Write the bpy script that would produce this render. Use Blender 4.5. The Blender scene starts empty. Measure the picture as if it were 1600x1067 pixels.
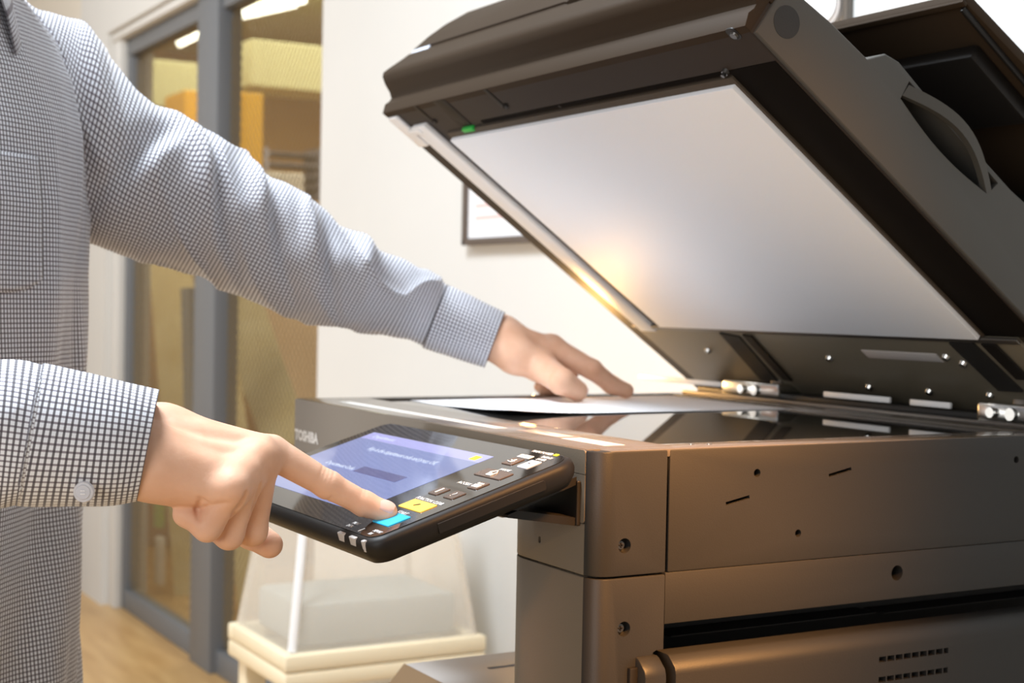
import bpy, bmesh, math, random
import numpy as np
from mathutils import Vector, Matrix
random.seed(7); rng = np.random.default_rng(7)
sc = bpy.context.scene
COL = sc.collection
V3 = lambda *a: np.array(a, float)

# ------------------------------------------------------------------ camera
CAM = V3(-0.5781, -0.8872, 0.1047)
YAW, PITCH, ROLL, FPX = 0.5186, -0.0257, 0.0194, 2319.9
_f = V3(math.sin(YAW)*math.cos(PITCH), math.cos(YAW)*math.cos(PITCH), math.sin(PITCH))
_r0 = V3(math.cos(YAW), -math.sin(YAW), 0); _u0 = np.cross(_r0, _f)
_r = math.cos(ROLL)*_r0 + math.sin(ROLL)*_u0; _u = np.cross(_r, _f)
cd = bpy.data.cameras.new('camera'); cam = bpy.data.objects.new('camera', cd); COL.objects.link(cam)
cam.matrix_world = Matrix(((_r[0], _u[0], -_f[0], CAM[0]), (_r[1], _u[1], -_f[1], CAM[1]), (_r[2], _u[2], -_f[2], CAM[2]), (0, 0, 0, 1)))
cd.sensor_width = 36; cd.lens = FPX/1600*36; cd.clip_start = 0.02; cd.clip_end = 60
cd.dof.use_dof = True; cd.dof.focus_distance = 1.0; cd.dof.aperture_fstop = 10.0
sc.camera = cam

# ------------------------------------------------------------------ world, lights, exposure
w = bpy.data.worlds.new('world'); sc.world = w; w.use_nodes = True
w.node_tree.nodes['Background'].inputs[0].default_value = (1.0, 0.965, 0.93, 1)
w.node_tree.nodes['Background'].inputs[1].default_value = 0.33
def area(name, loc, target, sx, sy, energy, color, spread=180):
    l = bpy.data.lights.new(name, 'AREA'); l.shape = 'RECTANGLE'; l.size = sx; l.size_y = sy
    l.energy = energy; l.color = color; l.spread = math.radians(spread)
    o = bpy.data.objects.new(name, l); COL.objects.link(o); o.location = loc
    o.rotation_euler = (Vector(target)-Vector(loc)).to_track_quat('-Z', 'Y').to_euler()
    return o
area('overhead_light', (-0.62, 0.50, 1.70), (-0.30, 0.45, 0), 0.6, 0.6, 74, (0.86, 0.93, 1.0))
area('overhead_light', (-1.2, 3.3, 1.65), (0.7, 4.7, -0.3), 1.0, 1.0, 40, (1.0, 0.98, 0.95))  # unseen lamp, added and angled to brighten the far pier
area('side_fill', (-2.2, 3.0, -0.3), (0.3, 0.35, 0.15), 1.8, 1.2, 25, (1.0, 0.97, 0.93))  # unseen fill, added low on the left to brighten the cover pad
area('side_fill', (-2.5, -1.5, 0.5), (0.1, 0.4, 0.1), 1.6, 1.4, 32, (1.0, 1.0, 1.0))  # unseen fill, added from the front left for hand and torso
area('storeroom_light', (2.2, 5.5, 1.58), (2.2, 5.5, 0), 2.0, 3.0, 95, (1.0, 0.95, 0.80))
# added warm light, stands in for the lens flare by the raised cover
gl = bpy.data.lights.new('flare_fill', 'POINT'); gl.energy = 2.2; gl.color = (1.0, 0.55, 0.18); gl.shadow_soft_size = 0.03
go = bpy.data.objects.new('flare_fill', gl); COL.objects.link(go); go.location = (0.45, 0.80, 0.03)
# added warm spot, stands in for the flare haze on the machine's corner
sl = bpy.data.lights.new('flare_spot', 'SPOT'); sl.energy = 640; sl.color = (1.0, 0.46, 0.14); sl.spot_size = math.radians(17); sl.spot_blend = 1.0; sl.shadow_soft_size = 0.12
so = bpy.data.objects.new('flare_spot', sl); COL.objects.link(so); so.location = (0.08, -1.0, 1.0)
so.rotation_euler = (Vector((0.10, 0.0, -0.03))-so.location).to_track_quat('-Z', 'Y').to_euler()
sc.view_settings.view_transform = 'Standard'; sc.view_settings.look = 'None'
sc.view_settings.gamma = 1; sc.view_settings.use_curve_mapping = False
sc.view_settings.exposure = 0.12
try: sc.cycles.max_bounces = 8; sc.cycles.sample_clamp_indirect = 4
except Exception: pass

# ------------------------------------------------------------------ materials
def mat(name, color, rough=0.5, metal=0.0, spec=0.5, bump=None, noise=None, sss=0, emit=None, coat=0, aniso=None):
    m = bpy.data.materials.new(name); m.use_nodes = True; nt = m.node_tree; b = nt.nodes['Principled BSDF']
    b.inputs['Base Color'].default_value = (*color, 1); b.inputs['Roughness'].default_value = rough
    b.inputs['Metallic'].default_value = metal; b.inputs['Specular IOR Level'].default_value = spec
    if coat: b.inputs['Coat Weight'].default_value = coat; b.inputs['Coat Roughness'].default_value = 0.03
    if sss:
        b.inputs['Subsurface Weight'].default_value = sss; b.inputs['Subsurface Radius'].default_value = (0.008, 0.003, 0.0015); b.inputs['Subsurface Scale'].default_value = 1.0
    tc = nt.nodes.new('ShaderNodeTexCoord')
    if noise:
        sca, c2, lo, hi = noise
        n = nt.nodes.new('ShaderNodeTexNoise'); n.inputs['Scale'].default_value = sca; n.inputs['Detail'].default_value = 4
        nt.links.new(tc.outputs['Object'], n.inputs['Vector'])
        r = nt.nodes.new('ShaderNodeValToRGB'); r.color_ramp.elements[0].position = lo; r.color_ramp.elements[1].position = hi
        r.color_ramp.elements[0].color = (*color, 1); r.color_ramp.elements[1].color = (*c2, 1)
        nt.links.new(n.outputs['Fac'], r.inputs['Fac']); nt.links.new(r.outputs['Color'], b.inputs['Base Color'])
    if bump:
        sca, st, dist = bump
        n = nt.nodes.new('ShaderNodeTexNoise'); n.inputs['Scale'].default_value = sca; n.inputs['Detail'].default_value = 3
        nt.links.new(tc.outputs['Object'], n.inputs['Vector'])
        bp = nt.nodes.new('ShaderNodeBump'); bp.inputs['Strength'].default_value = st; bp.inputs['Distance'].default_value = dist
        nt.links.new(n.outputs['Fac'], bp.inputs['Height']); nt.links.new(bp.outputs['Normal'], b.inputs['Normal'])
    if emit:
        b.inputs['Emission Color'].default_value = (*emit[0], 1); b.inputs['Emission Strength'].default_value = emit[1]
    return m
def glassy(name, tint, transp, rough=0.02, diff=None):
    m = bpy.data.materials.new(name); m.use_nodes = True; nt = m.node_tree; nt.nodes.clear()
    out = nt.nodes.new('ShaderNodeOutputMaterial'); t = nt.nodes.new('ShaderNodeBsdfTransparent'); t.inputs[0].default_value = (*tint, 1)
    g = nt.nodes.new('ShaderNodeBsdfGlossy'); g.inputs['Roughness'].default_value = rough; g.inputs[0].default_value = (1, 1, 1, 1)
    base = t
    if diff:
        d = nt.nodes.new('ShaderNodeBsdfDiffuse'); d.inputs[0].default_value = (*diff, 1)
        mx = nt.nodes.new('ShaderNodeMixShader'); mx.inputs[0].default_value = 1-transp
        nt.links.new(t.outputs[0], mx.inputs[1]); nt.links.new(d.outputs[0], mx.inputs[2]); base = mx
    lw = nt.nodes.new('ShaderNodeLayerWeight'); lw.inputs[0].default_value = 0.5
    pw = nt.nodes.new('ShaderNodeMath'); pw.operation = 'POWER'; pw.inputs[1].default_value = 5.0; nt.links.new(lw.outputs['Facing'], pw.inputs[0])
    fr = nt.nodes.new('ShaderNodeMath'); fr.operation = 'MULTIPLY_ADD'; fr.inputs[1].default_value = 0.40; fr.inputs[2].default_value = 0.025; nt.links.new(pw.outputs[0], fr.inputs[0])
    m2 = nt.nodes.new('ShaderNodeMixShader'); nt.links.new(fr.outputs[0], m2.inputs[0])
    nt.links.new(base.outputs[0], m2.inputs[1]); nt.links.new(g.outputs[0], m2.inputs[2]); nt.links.new(m2.outputs[0], out.inputs[0])
    return m
M = {}
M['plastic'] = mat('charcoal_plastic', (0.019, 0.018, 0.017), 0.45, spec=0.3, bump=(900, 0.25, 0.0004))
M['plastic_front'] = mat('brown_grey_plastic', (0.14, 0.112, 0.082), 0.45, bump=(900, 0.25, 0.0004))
M['top'] = mat('smooth_grey_top', (0.10, 0.085, 0.068), 0.16, spec=0.6)
M['plastic_light'] = mat('grey_tray_plastic', (0.46, 0.43, 0.41), 0.5)
M['cover'] = mat('cover_plastic', (0.034, 0.022, 0.013), 0.65, spec=0.12, bump=(900, 0.2, 0.0003))
M['under'] = mat('cover_underside', (0.026, 0.019, 0.015), 0.6, spec=0.3)
M['black'] = mat('black_plastic', (0.008, 0.0065, 0.0055), 0.5, spec=0.3)
M['cover_side'] = mat('cover_side_plastic', (0.062, 0.060, 0.055), 0.5, spec=0.3, bump=(900, 0.2, 0.0003))
M['tray_front'] = mat('brown_tray_front', (0.20, 0.12, 0.055), 0.5)
M['gloss_black'] = mat('gloss_black', (0.010, 0.009, 0.008), 0.06, spec=0.5, coat=0.5)
M['metal'] = mat('dark_metal', (0.16, 0.145, 0.13), 0.38, metal=0.8)
M['rear_plate'] = mat('bare_plate', (0.145, 0.125, 0.09), 0.42, spec=0.5)
M['strip_black'] = mat('matte_black', (0.006, 0.0045, 0.0035), 0.9, spec=0.08)
M['pad_edge'] = mat('brown_pad_edge', (0.055, 0.040, 0.026), 0.6)
M['chrome'] = mat('bright_metal', (0.62, 0.62, 0.60), 0.22, metal=1.0)
M['steel'] = mat('screw_steel', (0.10, 0.095, 0.09), 0.35, metal=0.9)
M['platen_white'] = mat('white_platen_pad', (0.86, 0.89, 0.94), 0.6)
M['white_plastic'] = mat('white_plastic', (0.82, 0.82, 0.82), 0.4)
M['green'] = mat('green_plastic', (0.02, 0.42, 0.06), 0.4)
M['glass_bed'] = mat('scanner_glass', (0.012, 0.012, 0.011), 0.02, spec=0.7)
M['paper'] = mat('white_paper', (0.84, 0.84, 0.86), 0.7)
M['label'] = mat('printed_label', (0.72, 0.70, 0.66), 0.35)
M['label_dark'] = mat('brown_label', (0.22, 0.17, 0.14), 0.3)
M['print'] = mat('white_print', (0.78, 0.78, 0.78), 0.5)
M['print_dark'] = mat('dark_print', (0.05, 0.05, 0.07), 0.5)
M['key'] = mat('key_brown', (0.075, 0.055, 0.045), 0.25)
M['blue'] = mat('blue_key', (0.02, 0.42, 0.75), 0.35)
M['yellow'] = mat('yellow_key', (0.90, 0.56, 0.09), 0.35)
M['pale_key'] = mat('pale_key', (0.55, 0.58, 0.66), 0.35)
M['lamp_grey'] = mat('lamp_window', (0.45, 0.43, 0.42), 0.3)
M['screen'] = mat('screen_blue', (0.0, 0.0, 0.0), 0.08, emit=((0.30, 0.36, 0.70), 0.85), coat=0.4)
M['screen_bar'] = mat('screen_lavender', (0.0, 0.0, 0.0), 0.08, emit=((0.48, 0.48, 0.90), 1.0), coat=0.4)
M['screen_field'] = mat('screen_field', (0.0, 0.0, 0.0), 0.08, emit=((0.155, 0.16, 0.36), 0.9), coat=0.4)
M['screen_text'] = mat('screen_text', (0.0, 0.0, 0.0), 0.1, emit=((0.72, 0.80, 0.95), 1.0))
M['led'] = mat('yellow_led', (0.3, 0.3, 0.0), 0.3, emit=((0.95, 0.85, 0.03), 1.0))
M['wall'] = mat('white_paint', (0.64, 0.635, 0.615), 0.85, noise=(3, (0.66, 0.655, 0.635), 0.3, 0.7))
M['wall_cream'] = mat('cream_paint', (0.80, 0.75, 0.66), 0.85)
M['ochre'] = mat('ochre_board', (0.42, 0.22, 0.05), 0.8, noise=(2.5, (0.52, 0.30, 0.08), 0.35, 0.65))
M['doorframe'] = mat('grey_steel_frame', (0.155, 0.165, 0.18), 0.5)
M['pane'] = glassy('wired_pane', (0.97, 0.97, 0.95), 1.0)
M['wire'] = mat('mesh_wire', (0.22, 0.16, 0.08), 0.5)
M['clear'] = glassy('clear_plastic', (1, 0.99, 0.97), 0.76, 0.15, diff=(0.90, 0.85, 0.77))
M['cream_plastic'] = mat('cream_plastic', (0.80, 0.70, 0.50), 0.45)
M['slate'] = mat('grey_green_cloth', (0.40, 0.44, 0.44), 0.8)
M['cream_wood'] = mat('pale_wood', (0.72, 0.60, 0.33), 0.7, noise=(6, (0.62, 0.48, 0.22), 0.35, 0.7))
M['tan'] = mat('tan_wood', (0.62, 0.42, 0.24), 0.6)
M['yellow_box'] = mat('yellow_board', (0.85, 0.46, 0.02), 0.6)
M['grille'] = mat('purple_grey_metal', (0.30, 0.27, 0.30), 0.6)
M['beam'] = mat('pale_green_beam', (0.52, 0.50, 0.27), 0.7)
M['tube'] = mat('fluorescent_tube', (0.9, 0.9, 0.8), 0.5, emit=((1.0, 0.98, 0.82), 5.0))
M['brownbag'] = mat('brown_sack', (0.22, 0.15, 0.09), 0.8)
M['lime'] = mat('lime_plastic', (0.36, 0.50, 0.06), 0.5)
M['button'] = glassy('clear_button', (0.9, 0.9, 0.95), 0.45, 0.1, diff=(0.75, 0.75, 0.78))
M['frame_dark'] = mat('dark_brown_frame', (0.10, 0.075, 0.06), 0.5)
M['pink_print'] = mat('pink_print', (0.78, 0.55, 0.53), 0.7)
M['trousers'] = mat('navy_trousers', (0.03, 0.035, 0.05), 0.85)
M['shoe'] = mat('black_shoe', (0.015, 0.013, 0.012), 0.35)
M['hair'] = mat('black_hair', (0.012, 0.010, 0.009), 0.5)
M['eye'] = mat('eye_white', (0.8, 0.8, 0.8), 0.2)
M['nail'] = mat('fingernail', (0.74, 0.45, 0.38), 0.35, sss=0.1)
M['thread'] = mat('dark_thread', (0.03, 0.03, 0.035), 0.8)
M['skin'] = mat('skin', (0.66, 0.375, 0.245), 0.55, spec=0.25, sss=0.10, noise=(38, (0.74, 0.46, 0.325), 0.32, 0.68), bump=(420, 0.22, 0.0006))
def wood_floor():
    m = bpy.data.materials.new('wood_floor'); m.use_nodes = True; nt = m.node_tree; b = nt.nodes['Principled BSDF']
    b.inputs['Roughness'].default_value = 0.32
    tc = nt.nodes.new('ShaderNodeTexCoord'); mp = nt.nodes.new('ShaderNodeMapping'); mp.inputs['Scale'].default_value = (9, 1.2, 1)
    n = nt.nodes.new('ShaderNodeTexNoise'); n.inputs['Scale'].default_value = 2.2; n.inputs['Detail'].default_value = 5
    r = nt.nodes.new('ShaderNodeValToRGB'); r.color_ramp.elements[0].position = .3; r.color_ramp.elements[1].position = .72
    r.color_ramp.elements[0].color = (0.50, 0.29, 0.11, 1); r.color_ramp.elements[1].color = (0.68, 0.45, 0.20, 1)
    nt.links.new(tc.outputs['Object'], mp.inputs['Vector']); nt.links.new(mp.outputs['Vector'], n.inputs['Vector'])
    nt.links.new(n.outputs['Fac'], r.inputs['Fac']); nt.links.new(r.outputs['Color'], b.inputs['Base Color'])
    return m
M['floor'] = wood_floor()
PERIOD = 0.0041
def gingham():
    m = bpy.data.materials.new('checked_cotton'); m.use_nodes = True; nt = m.node_tree; b = nt.nodes['Principled BSDF']
    b.inputs['Roughness'].default_value = 0.8; b.inputs['Sheen Weight'].default_value = 0.25; b.inputs['Sheen Roughness'].default_value = 0.5
    uv = nt.nodes.new('ShaderNodeTexCoord'); sp = nt.nodes.new('ShaderNodeSeparateXYZ'); nt.links.new(uv.outputs['UV'], sp.inputs[0])
    def line(sock, width):
        a = nt.nodes.new('ShaderNodeMath'); a.operation = 'DIVIDE'; a.inputs[1].default_value = PERIOD; nt.links.new(sock, a.inputs[0])
        f = nt.nodes.new('ShaderNodeMath'); f.operation = 'FRACT'; nt.links.new(a.outputs[0], f.inputs[0])
        s = nt.nodes.new('ShaderNodeMath'); s.operation = 'SUBTRACT'; s.inputs[1].default_value = 0.5; nt.links.new(f.outputs[0], s.inputs[0])
        ab = nt.nodes.new('ShaderNodeMath'); ab.operation = 'ABSOLUTE'; nt.links.new(s.outputs[0], ab.inputs[0])
        mr = nt.nodes.new('ShaderNodeMapRange'); mr.interpolation_type = 'SMOOTHSTEP'
        mr.inputs['From Min'].default_value = width/2-0.06; mr.inputs['From Max'].default_value = width/2+0.06
        mr.inputs['To Min'].default_value = 1; mr.inputs['To Max'].default_value = 0
        nt.links.new(ab.outputs[0], mr.inputs['Value']); return mr.outputs[0]
    lu = line(sp.outputs[0], 0.38); lv = line(sp.outputs[1], 0.33)
    m1 = nt.nodes.new('ShaderNodeMix'); m1.data_type = 'RGBA'; m1.inputs['A'].default_value = (0.76, 0.80, 0.88, 1); m1.inputs['B'].default_value = (0.235, 0.22, 0.26, 1)
    nt.links.new(lv, m1.inputs['Factor'])
    m2 = nt.nodes.new('ShaderNodeMix'); m2.data_type = 'RGBA'; m2.inputs['B'].default_value = (0.035, 0.028, 0.04, 1)
    sc_ = nt.nodes.new('ShaderNodeMath'); sc_.operation = 'MULTIPLY'; sc_.inputs[1].default_value = 0.88; nt.links.new(lu, sc_.inputs[0])
    nt.links.new(sc_.outputs[0], m2.inputs['Factor']); nt.links.new(m1.outputs['Result'], m2.inputs['A']); nt.links.new(m2.outputs['Result'], b.inputs['Base Color'])
    return m
M['shirt'] = gingham()

# ------------------------------------------------------------------ helpers
ORG = {}
def empty(name, loc, label=None, cat=None, group=None):
    o = bpy.data.objects.new(name, None); COL.objects.link(o); o.location = loc; o.empty_display_size = 0.05
    ORG[o.name] = np.array(loc, float)
    if label: tag(o, label, cat, group)
    return o
def tag(o, label=None, cat=None, group=None, kind=None):
    if label: o['label'] = label
    if cat: o['category'] = cat
    if group: o['group'] = group
    if kind: o['kind'] = kind
    return o
class B:
    """collects verts and faces in world coordinates"""
    def __init__(s): s.v = []; s.f = []; s.uv = {}
    def add(s, verts, faces, xf=None):
        n = len(s.v)
        for p in verts: s.v.append(np.array(xf(*p) if xf else p, float))
        for f in faces: s.f.append(tuple(i+n for i in f))
        return s
    def bm(s, bm, xf=None):
        bm.verts.ensure_lookup_table(); bm.verts.index_update()
        s.add([tuple(v.co) for v in bm.verts], [tuple(v.index for v in f.verts) for f in bm.faces], xf); bm.free(); return s
    def box(s, lo, hi, bev=0, seg=2, xf=None):
        bm = bmesh.new(); bmesh.ops.create_cube(bm, size=1)
        lo, hi = np.minimum(lo, hi), np.maximum(lo, hi)
        for v in bm.verts: v.co = Vector([(lo[i]+hi[i])/2 + v.co[i]*(hi[i]-lo[i]) for i in range(3)])
        if bev: bmesh.ops.bevel(bm, geom=list(bm.edges), offset=bev, segments=seg, affect='EDGES', profile=0.5)
        return s.bm(bm, xf)
    def prism(s, poly, a, b, ax=1, bev=0, seg=2, xf=None, capbev=True):
        """poly: 2D outline; extruded along axis ax (0,1,2) from a to b; the 2 other axes in order take the outline"""
        bm = bmesh.new(); oth = [i for i in range(3) if i != ax]
        def mk(t):
            r = []
            for p in poly:
                c = [0, 0, 0]; c[oth[0]] = p[0]; c[oth[1]] = p[1]; c[ax] = t; r.append(bm.verts.new(c))
            return r
        A, C = mk(a), mk(b); n = len(poly)
        bm.faces.new(A); bm.faces.new(C[::-1])
        for i in range(n): bm.faces.new((A[i], C[i], C[(i+1) % n], A[(i+1) % n]))
        bmesh.ops.recalc_face_normals(bm, faces=bm.faces)
        if bev:
            bm.edges.ensure_lookup_table()
            ed = [e for e in bm.edges if abs(e.verts[0].co[ax]-e.verts[1].co[ax]) < 1e-9]
            bmesh.ops.bevel(bm, geom=ed, offset=bev, segments=seg, affect='EDGES', profile=0.5)
        return s.bm(bm, xf)
    def cyl(s, c, axis, r, h, n=20, r2=None, xf=None):
        """cylinder from c along axis (3-vector) for length h"""
        axis = np.array(axis, float); axis /= np.linalg.norm(axis); r2 = r if r2 is None else r2
        t = V3(1, 0, 0) if abs(axis[0]) < .8 else V3(0, 1, 0); e1 = np.cross(axis, t); e1 /= np.linalg.norm(e1); e2 = np.cross(axis, e1)
        c = np.array(c, float); vs = []; fs = []
        for k in range(n):
            a = 2*math.pi*k/n; d = math.cos(a)*e1+math.sin(a)*e2
            vs.append(c+d*r); vs.append(c+axis*h+d*r2)
        for k in range(n):
            j = (k+1) % n; fs.append((2*k, 2*j, 2*j+1, 2*k+1))
        fs.append(tuple(2*k for k in range(n))[::-1]); fs.append(tuple(2*k+1 for k in range(n)))
        return s.add(vs, fs, xf)
    def bar(s, p, q, wd, th, up=(0, 0, 1)):
        p, q = np.array(p, float), np.array(q, float); d = q-p; L = np.linalg.norm(d); d /= L
        up = np.array(up, float); e1 = np.cross(d, up); e1 /= np.linalg.norm(e1); e2 = np.cross(e1, d)
        vs = []
        for t in (0, L):
            for a, b_ in ((-1, -1), (1, -1), (1, 1), (-1, 1)): vs.append(p+d*t+e1*a*wd/2+e2*b_*th/2)
        return s.add(vs, [(0, 3, 2, 1), (4, 5, 6, 7), (0, 1, 5, 4), (1, 2, 6, 5), (2, 3, 7, 6), (3, 0, 4, 7)])
    def tube(s, pts, rad, n=10, closed_ends=True):
        pts = [np.array(p, float) for p in pts]; rings = []
        for i, p in enumerate(pts):
            d = pts[min(i+1, len(pts)-1)]-pts[max(i-1, 0)]; d /= np.linalg.norm(d)
            t = V3(0, 0, 1) if abs(d[2]) < .9 else V3(1, 0, 0); e1 = np.cross(d, t); e1 /= np.linalg.norm(e1); e2 = np.cross(e1, d)
            rr = rad[i] if hasattr(rad, '__len__') else rad
            rings.append([p+rr*(math.cos(2*math.pi*k/n)*e1+math.sin(2*math.pi*k/n)*e2) for k in range(n)])
        vs = [p for r in rings for p in r]; fs = []
        for i in range(len(pts)-1):
            for k in range(n):
                j = (k+1) % n; fs.append((i*n+k, i*n+j, (i+1)*n+j, (i+1)*n+k))
        fs.append(tuple(range(n))[::-1]); fs.append(tuple((len(pts)-1)*n+k for k in range(n)))
        return s.add(vs, fs)
    def text(s, body, size, xf, align='LEFT', res=1, bold=0.0, width=None):
        cu = bpy.data.curves.new('t', 'FONT'); cu.body = body; cu.size = size; cu.align_x = align; cu.resolution_u = res; cu.fill_mode = 'FRONT'; cu.offset = bold
        o = bpy.data.objects.new('t', cu); COL.objects.link(o); dg = bpy.context.evaluated_depsgraph_get(); dg.update()
        me = o.evaluated_get(dg).to_mesh(); vs = [tuple(v.co) for v in me.vertices]; fs = [tuple(p.vertices) for p in me.polygons]
        if width and vs:
            xs = [v[0] for v in vs]; k = width/(max(xs)-min(xs)); vs = [(v[0]*k, v[1], v[2]) for v in vs]
        o.evaluated_get(dg).to_mesh_clear(); bpy.data.objects.remove(o); bpy.data.curves.remove(cu)
        return s.add([(v[0], v[1], 0) for v in vs], fs, xf)
    def obj(s, name, m, parent=None, smooth=True, angle=35, top_origin=None):
        org = ORG[parent.name] if parent is not None else (np.array(top_origin, float) if top_origin is not None else np.mean(s.v, axis=0)*V3(1, 1, 0)+V3(0, 0, min(p[2] for p in s.v)))
        me = bpy.data.meshes.new(name); me.from_pydata([tuple(p-org) for p in s.v], [], s.f); me.validate(); me.update()
        bm = bmesh.new(); bm.from_mesh(me); bmesh.ops.recalc_face_normals(bm, faces=bm.faces)
        if smooth:
            lim = math.radians(angle)
            for f in bm.faces: f.smooth = True
            for e in bm.edges:
                if len(e.link_faces) == 2 and e.calc_face_angle(0) > lim: e.smooth = False
        bm.to_mesh(me); bm.free()
        me.materials.append(m)
        o = bpy.data.objects.new(name, me); COL.objects.link(o); ORG[o.name] = org
        if parent is not None: o.parent = parent
        else: o.location = org
        return o
def cut(o, cutter):
    """boolean difference with a B of cutter shapes (world coordinates)"""
    c = cutter.obj('cutter', M['black'], None, smooth=False, top_origin=(0, 0, 0))
    # o may sit under parents, so its own matrix is its origin
    tmp = bpy.data.objects.new('tmp', o.data); COL.objects.link(tmp); tmp.location = ORG[o.name]
    md = tmp.modifiers.new('b', 'BOOLEAN'); md.operation = 'DIFFERENCE'; md.solver = 'EXACT'; md.object = c
    dg = bpy.context.evaluated_depsgraph_get(); dg.update()
    me = bpy.data.meshes.new_from_object(tmp.evaluated_get(dg)); me.name = o.name
    bpy.data.objects.remove(tmp); bpy.data.objects.remove(c); o.data = me
    return o
def rrect(x0, x1, y0, y1, r, n=6):
    """rounded rectangle outline; r = radius or 4 radii (x1y1, x0y1, x0y0, x1y0)"""
    rs = r if hasattr(r, '__len__') else [r]*4; P = []
    for (cx, cy, a0, q) in ((x1, y1, 0, rs[0]), (x0, y1, 90, rs[1]), (x0, y0, 180, rs[2]), (x1, y0, 270, rs[3])):
        sx = -1 if cx == x1 else 1; sy = -1 if cy == y1 else 1
        if q <= 0: P.append((cx, cy)); continue
        for k in range(n+1):
            a = math.radians(a0+90*k/n); P.append((cx+sx*q+q*math.cos(a), cy+sy*q+q*math.sin(a)))
    return P
def ray(x, y): return _f+_r*((x-800)/FPX)-_u*((y-533.5)/FPX)
def dep(x, y, d): return CAM+d*ray(x, y)
def onX(x, y, X): d = ray(x, y); return CAM+d*((X-CAM[0])/d[0])
def onY(x, y, Y): d = ray(x, y); return CAM+d*((Y-CAM[1])/d[1])
def onZ(x, y, Z): d = ray(x, y); return CAM+d*((Z-CAM[2])/d[2])
FLOOR = -1.0

# ================================================================== SETTING
def struct(o): o['kind'] = 'structure'; return o
WX = 0.72
struct(B().box((-4, -3, FLOOR-.05), (6, 9.2, FLOOR)).obj('floor', M['floor'], smooth=False))
struct(B().box((WX, -3, FLOOR), (WX+.22, 2.285, 1.8)).obj('wall_back', M['wall'], smooth=False))
struct(B().box((0.775, 2.285, 1.03), (WX+.22, 4.41, 1.8)).obj('wall_header', M['wall'], smooth=False))
struct(B().box((0.775, 4.41, FLOOR), (WX+.22, 4.80, 1.8)).obj('wall_pier', M['wall'], smooth=False))
struct(B().box((-4, 6.2, FLOOR), (WX+.22, 6.3, 1.8)).obj('wall_left', M['wall_cream'], smooth=False))
struct(B().box((WX+.12, 4.80, FLOOR), (WX+.22, 6.2, 1.8)).obj('wall_recess', M['wall_cream'], smooth=False))
struct(B().box((0.94, 8.2, FLOOR), (6, 8.3, 1.8)).obj('wall_rear', M['ochre'], smooth=False))
struct(B().box((5.9, -1, FLOOR), (6.0, 8.3, 1.8)).obj('wall_right', M['ochre'], smooth=False))
struct(B().box((0.94, -1, 1.62), (6, 8.3, 1.70)).obj('ceiling', M['beam'], smooth=False))
# glazed steel door in the wall opening
dr = struct(empty('door_1', (0.85, 3.33, FLOOR)))
def dpart(n, lo, hi, m='doorframe', bev=.004): return B().box(lo, hi, bev).obj(n, M[m], dr)
dpart('stile', (0.83, 4.30, FLOOR), (0.885, 4.405, 1.03))
dpart('post', (0.81, 3.30, FLOOR), (0.885, 3.49, 1.03))
dpart('stile', (0.83, 2.285, FLOOR), (0.885, 2.37, 1.03))
dpart('lintel', (0.825, 2.285, 0.945), (0.885, 4.405, 1.03))
dpart('bottom_rail', (0.83, 2.37, FLOOR), (0.88, 3.30, FLOOR+.07))
dpart('bottom_rail', (0.83, 3.49, FLOOR), (0.88, 4.30, FLOOR+.07))
B().box((0.800, 4.33, FLOOR), (0.83, 4.409, 1.03), .004).obj('jamb_lining', M['wall'], dr)
B().box((0.79, 2.29, 1.0), (0.825, 4.409, 1.029), .004).obj('head_lining', M['wall'], dr)
for (y0, y1) in ((2.37, 3.30), (3.49, 4.30)):
    pn = B().box((0.853, y0, FLOOR+.07), (0.859, y1, 0.945)).obj('pane', M['pane'], dr)
    wb = B(); z0, z1 = FLOOR+.07, 0.945; st = .0290; H = z1-z0; Wd = y1-y0
    n = int((Wd+H)/st)
    for k in range(1, n):
        for sgn in (1, -1):
            c = k*st-H if sgn > 0 else k*st
            # line y = c + sgn*z', clipped to 0..Wd
            za, zb = 0.0, H
            if sgn > 0: za = max(0, -c); zb = min(H, Wd-c)
            else: za = max(0, c-Wd); zb = min(H, c)
            if zb-za < .01: continue
            wb.bar((0.8515, y0+c+sgn*za, z0+za), (0.8515, y0+c+sgn*zb, z0+zb), .0016, .0016, up=(1, 0, 0))
    wo = wb.obj('wire_mesh', M['wire'], pn, smooth=False); wo['kind'] = 'stuff'

# things in the storeroom behind the glass and at the far left
def pxbox(x0, y0, x1, y1, d, depth, bev=.01):
    p, q = dep(x0, y1, d), dep(x1, y0, d)
    return B().box((p[0], min(p[1], q[1]), p[2]), (q[0], min(p[1], q[1])+depth, q[2]), bev)
def plank(name, pts, d, wd, th, m, label, cat='plank', group=None):
    p, q = dep(*pts[0], d[0]), dep(*pts[1], d[1])
    return tag(B().bar(p, q, wd, th, up=(0.3, 1, 0)).obj(name, M[m], smooth=False), label, cat, group)
for (a, b_, d, lab) in (((352, 22), (470, -4), 6.0, 'bright fluorescent lamp above the right glass pane'), ((282, 62), (322, 42), 6.9, 'small bright fluorescent lamp seen through the left glass pane')):
    t = empty('ceiling_lamp', dep(*a, d), lab, 'lamp'); p, q = dep(*a, d), dep(*b_, d)
    B().bar(p+V3(0, 0, .03), q+V3(0, 0, .03), .2, .04).obj('housing', M['beam'], t, smooth=False)
    for e in (-.05, .05): B().tube([p+V3(0, e, -.01), q+V3(0, e, -.01)], .022).obj('tube', M['tube'], t)
tag(pxbox(345, 85, 620, 150, 7.2, .3).obj('ceiling_beam', M['beam'], smooth=False), 'pale green beam high in the storeroom behind the right pane', 'beam')
tag(pxbox(180, 100, 322, 170, 7.6, .3).obj('ceiling_beam', M['beam'], smooth=False), 'pale green beam high behind the left pane of the glass door', 'beam')
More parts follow.
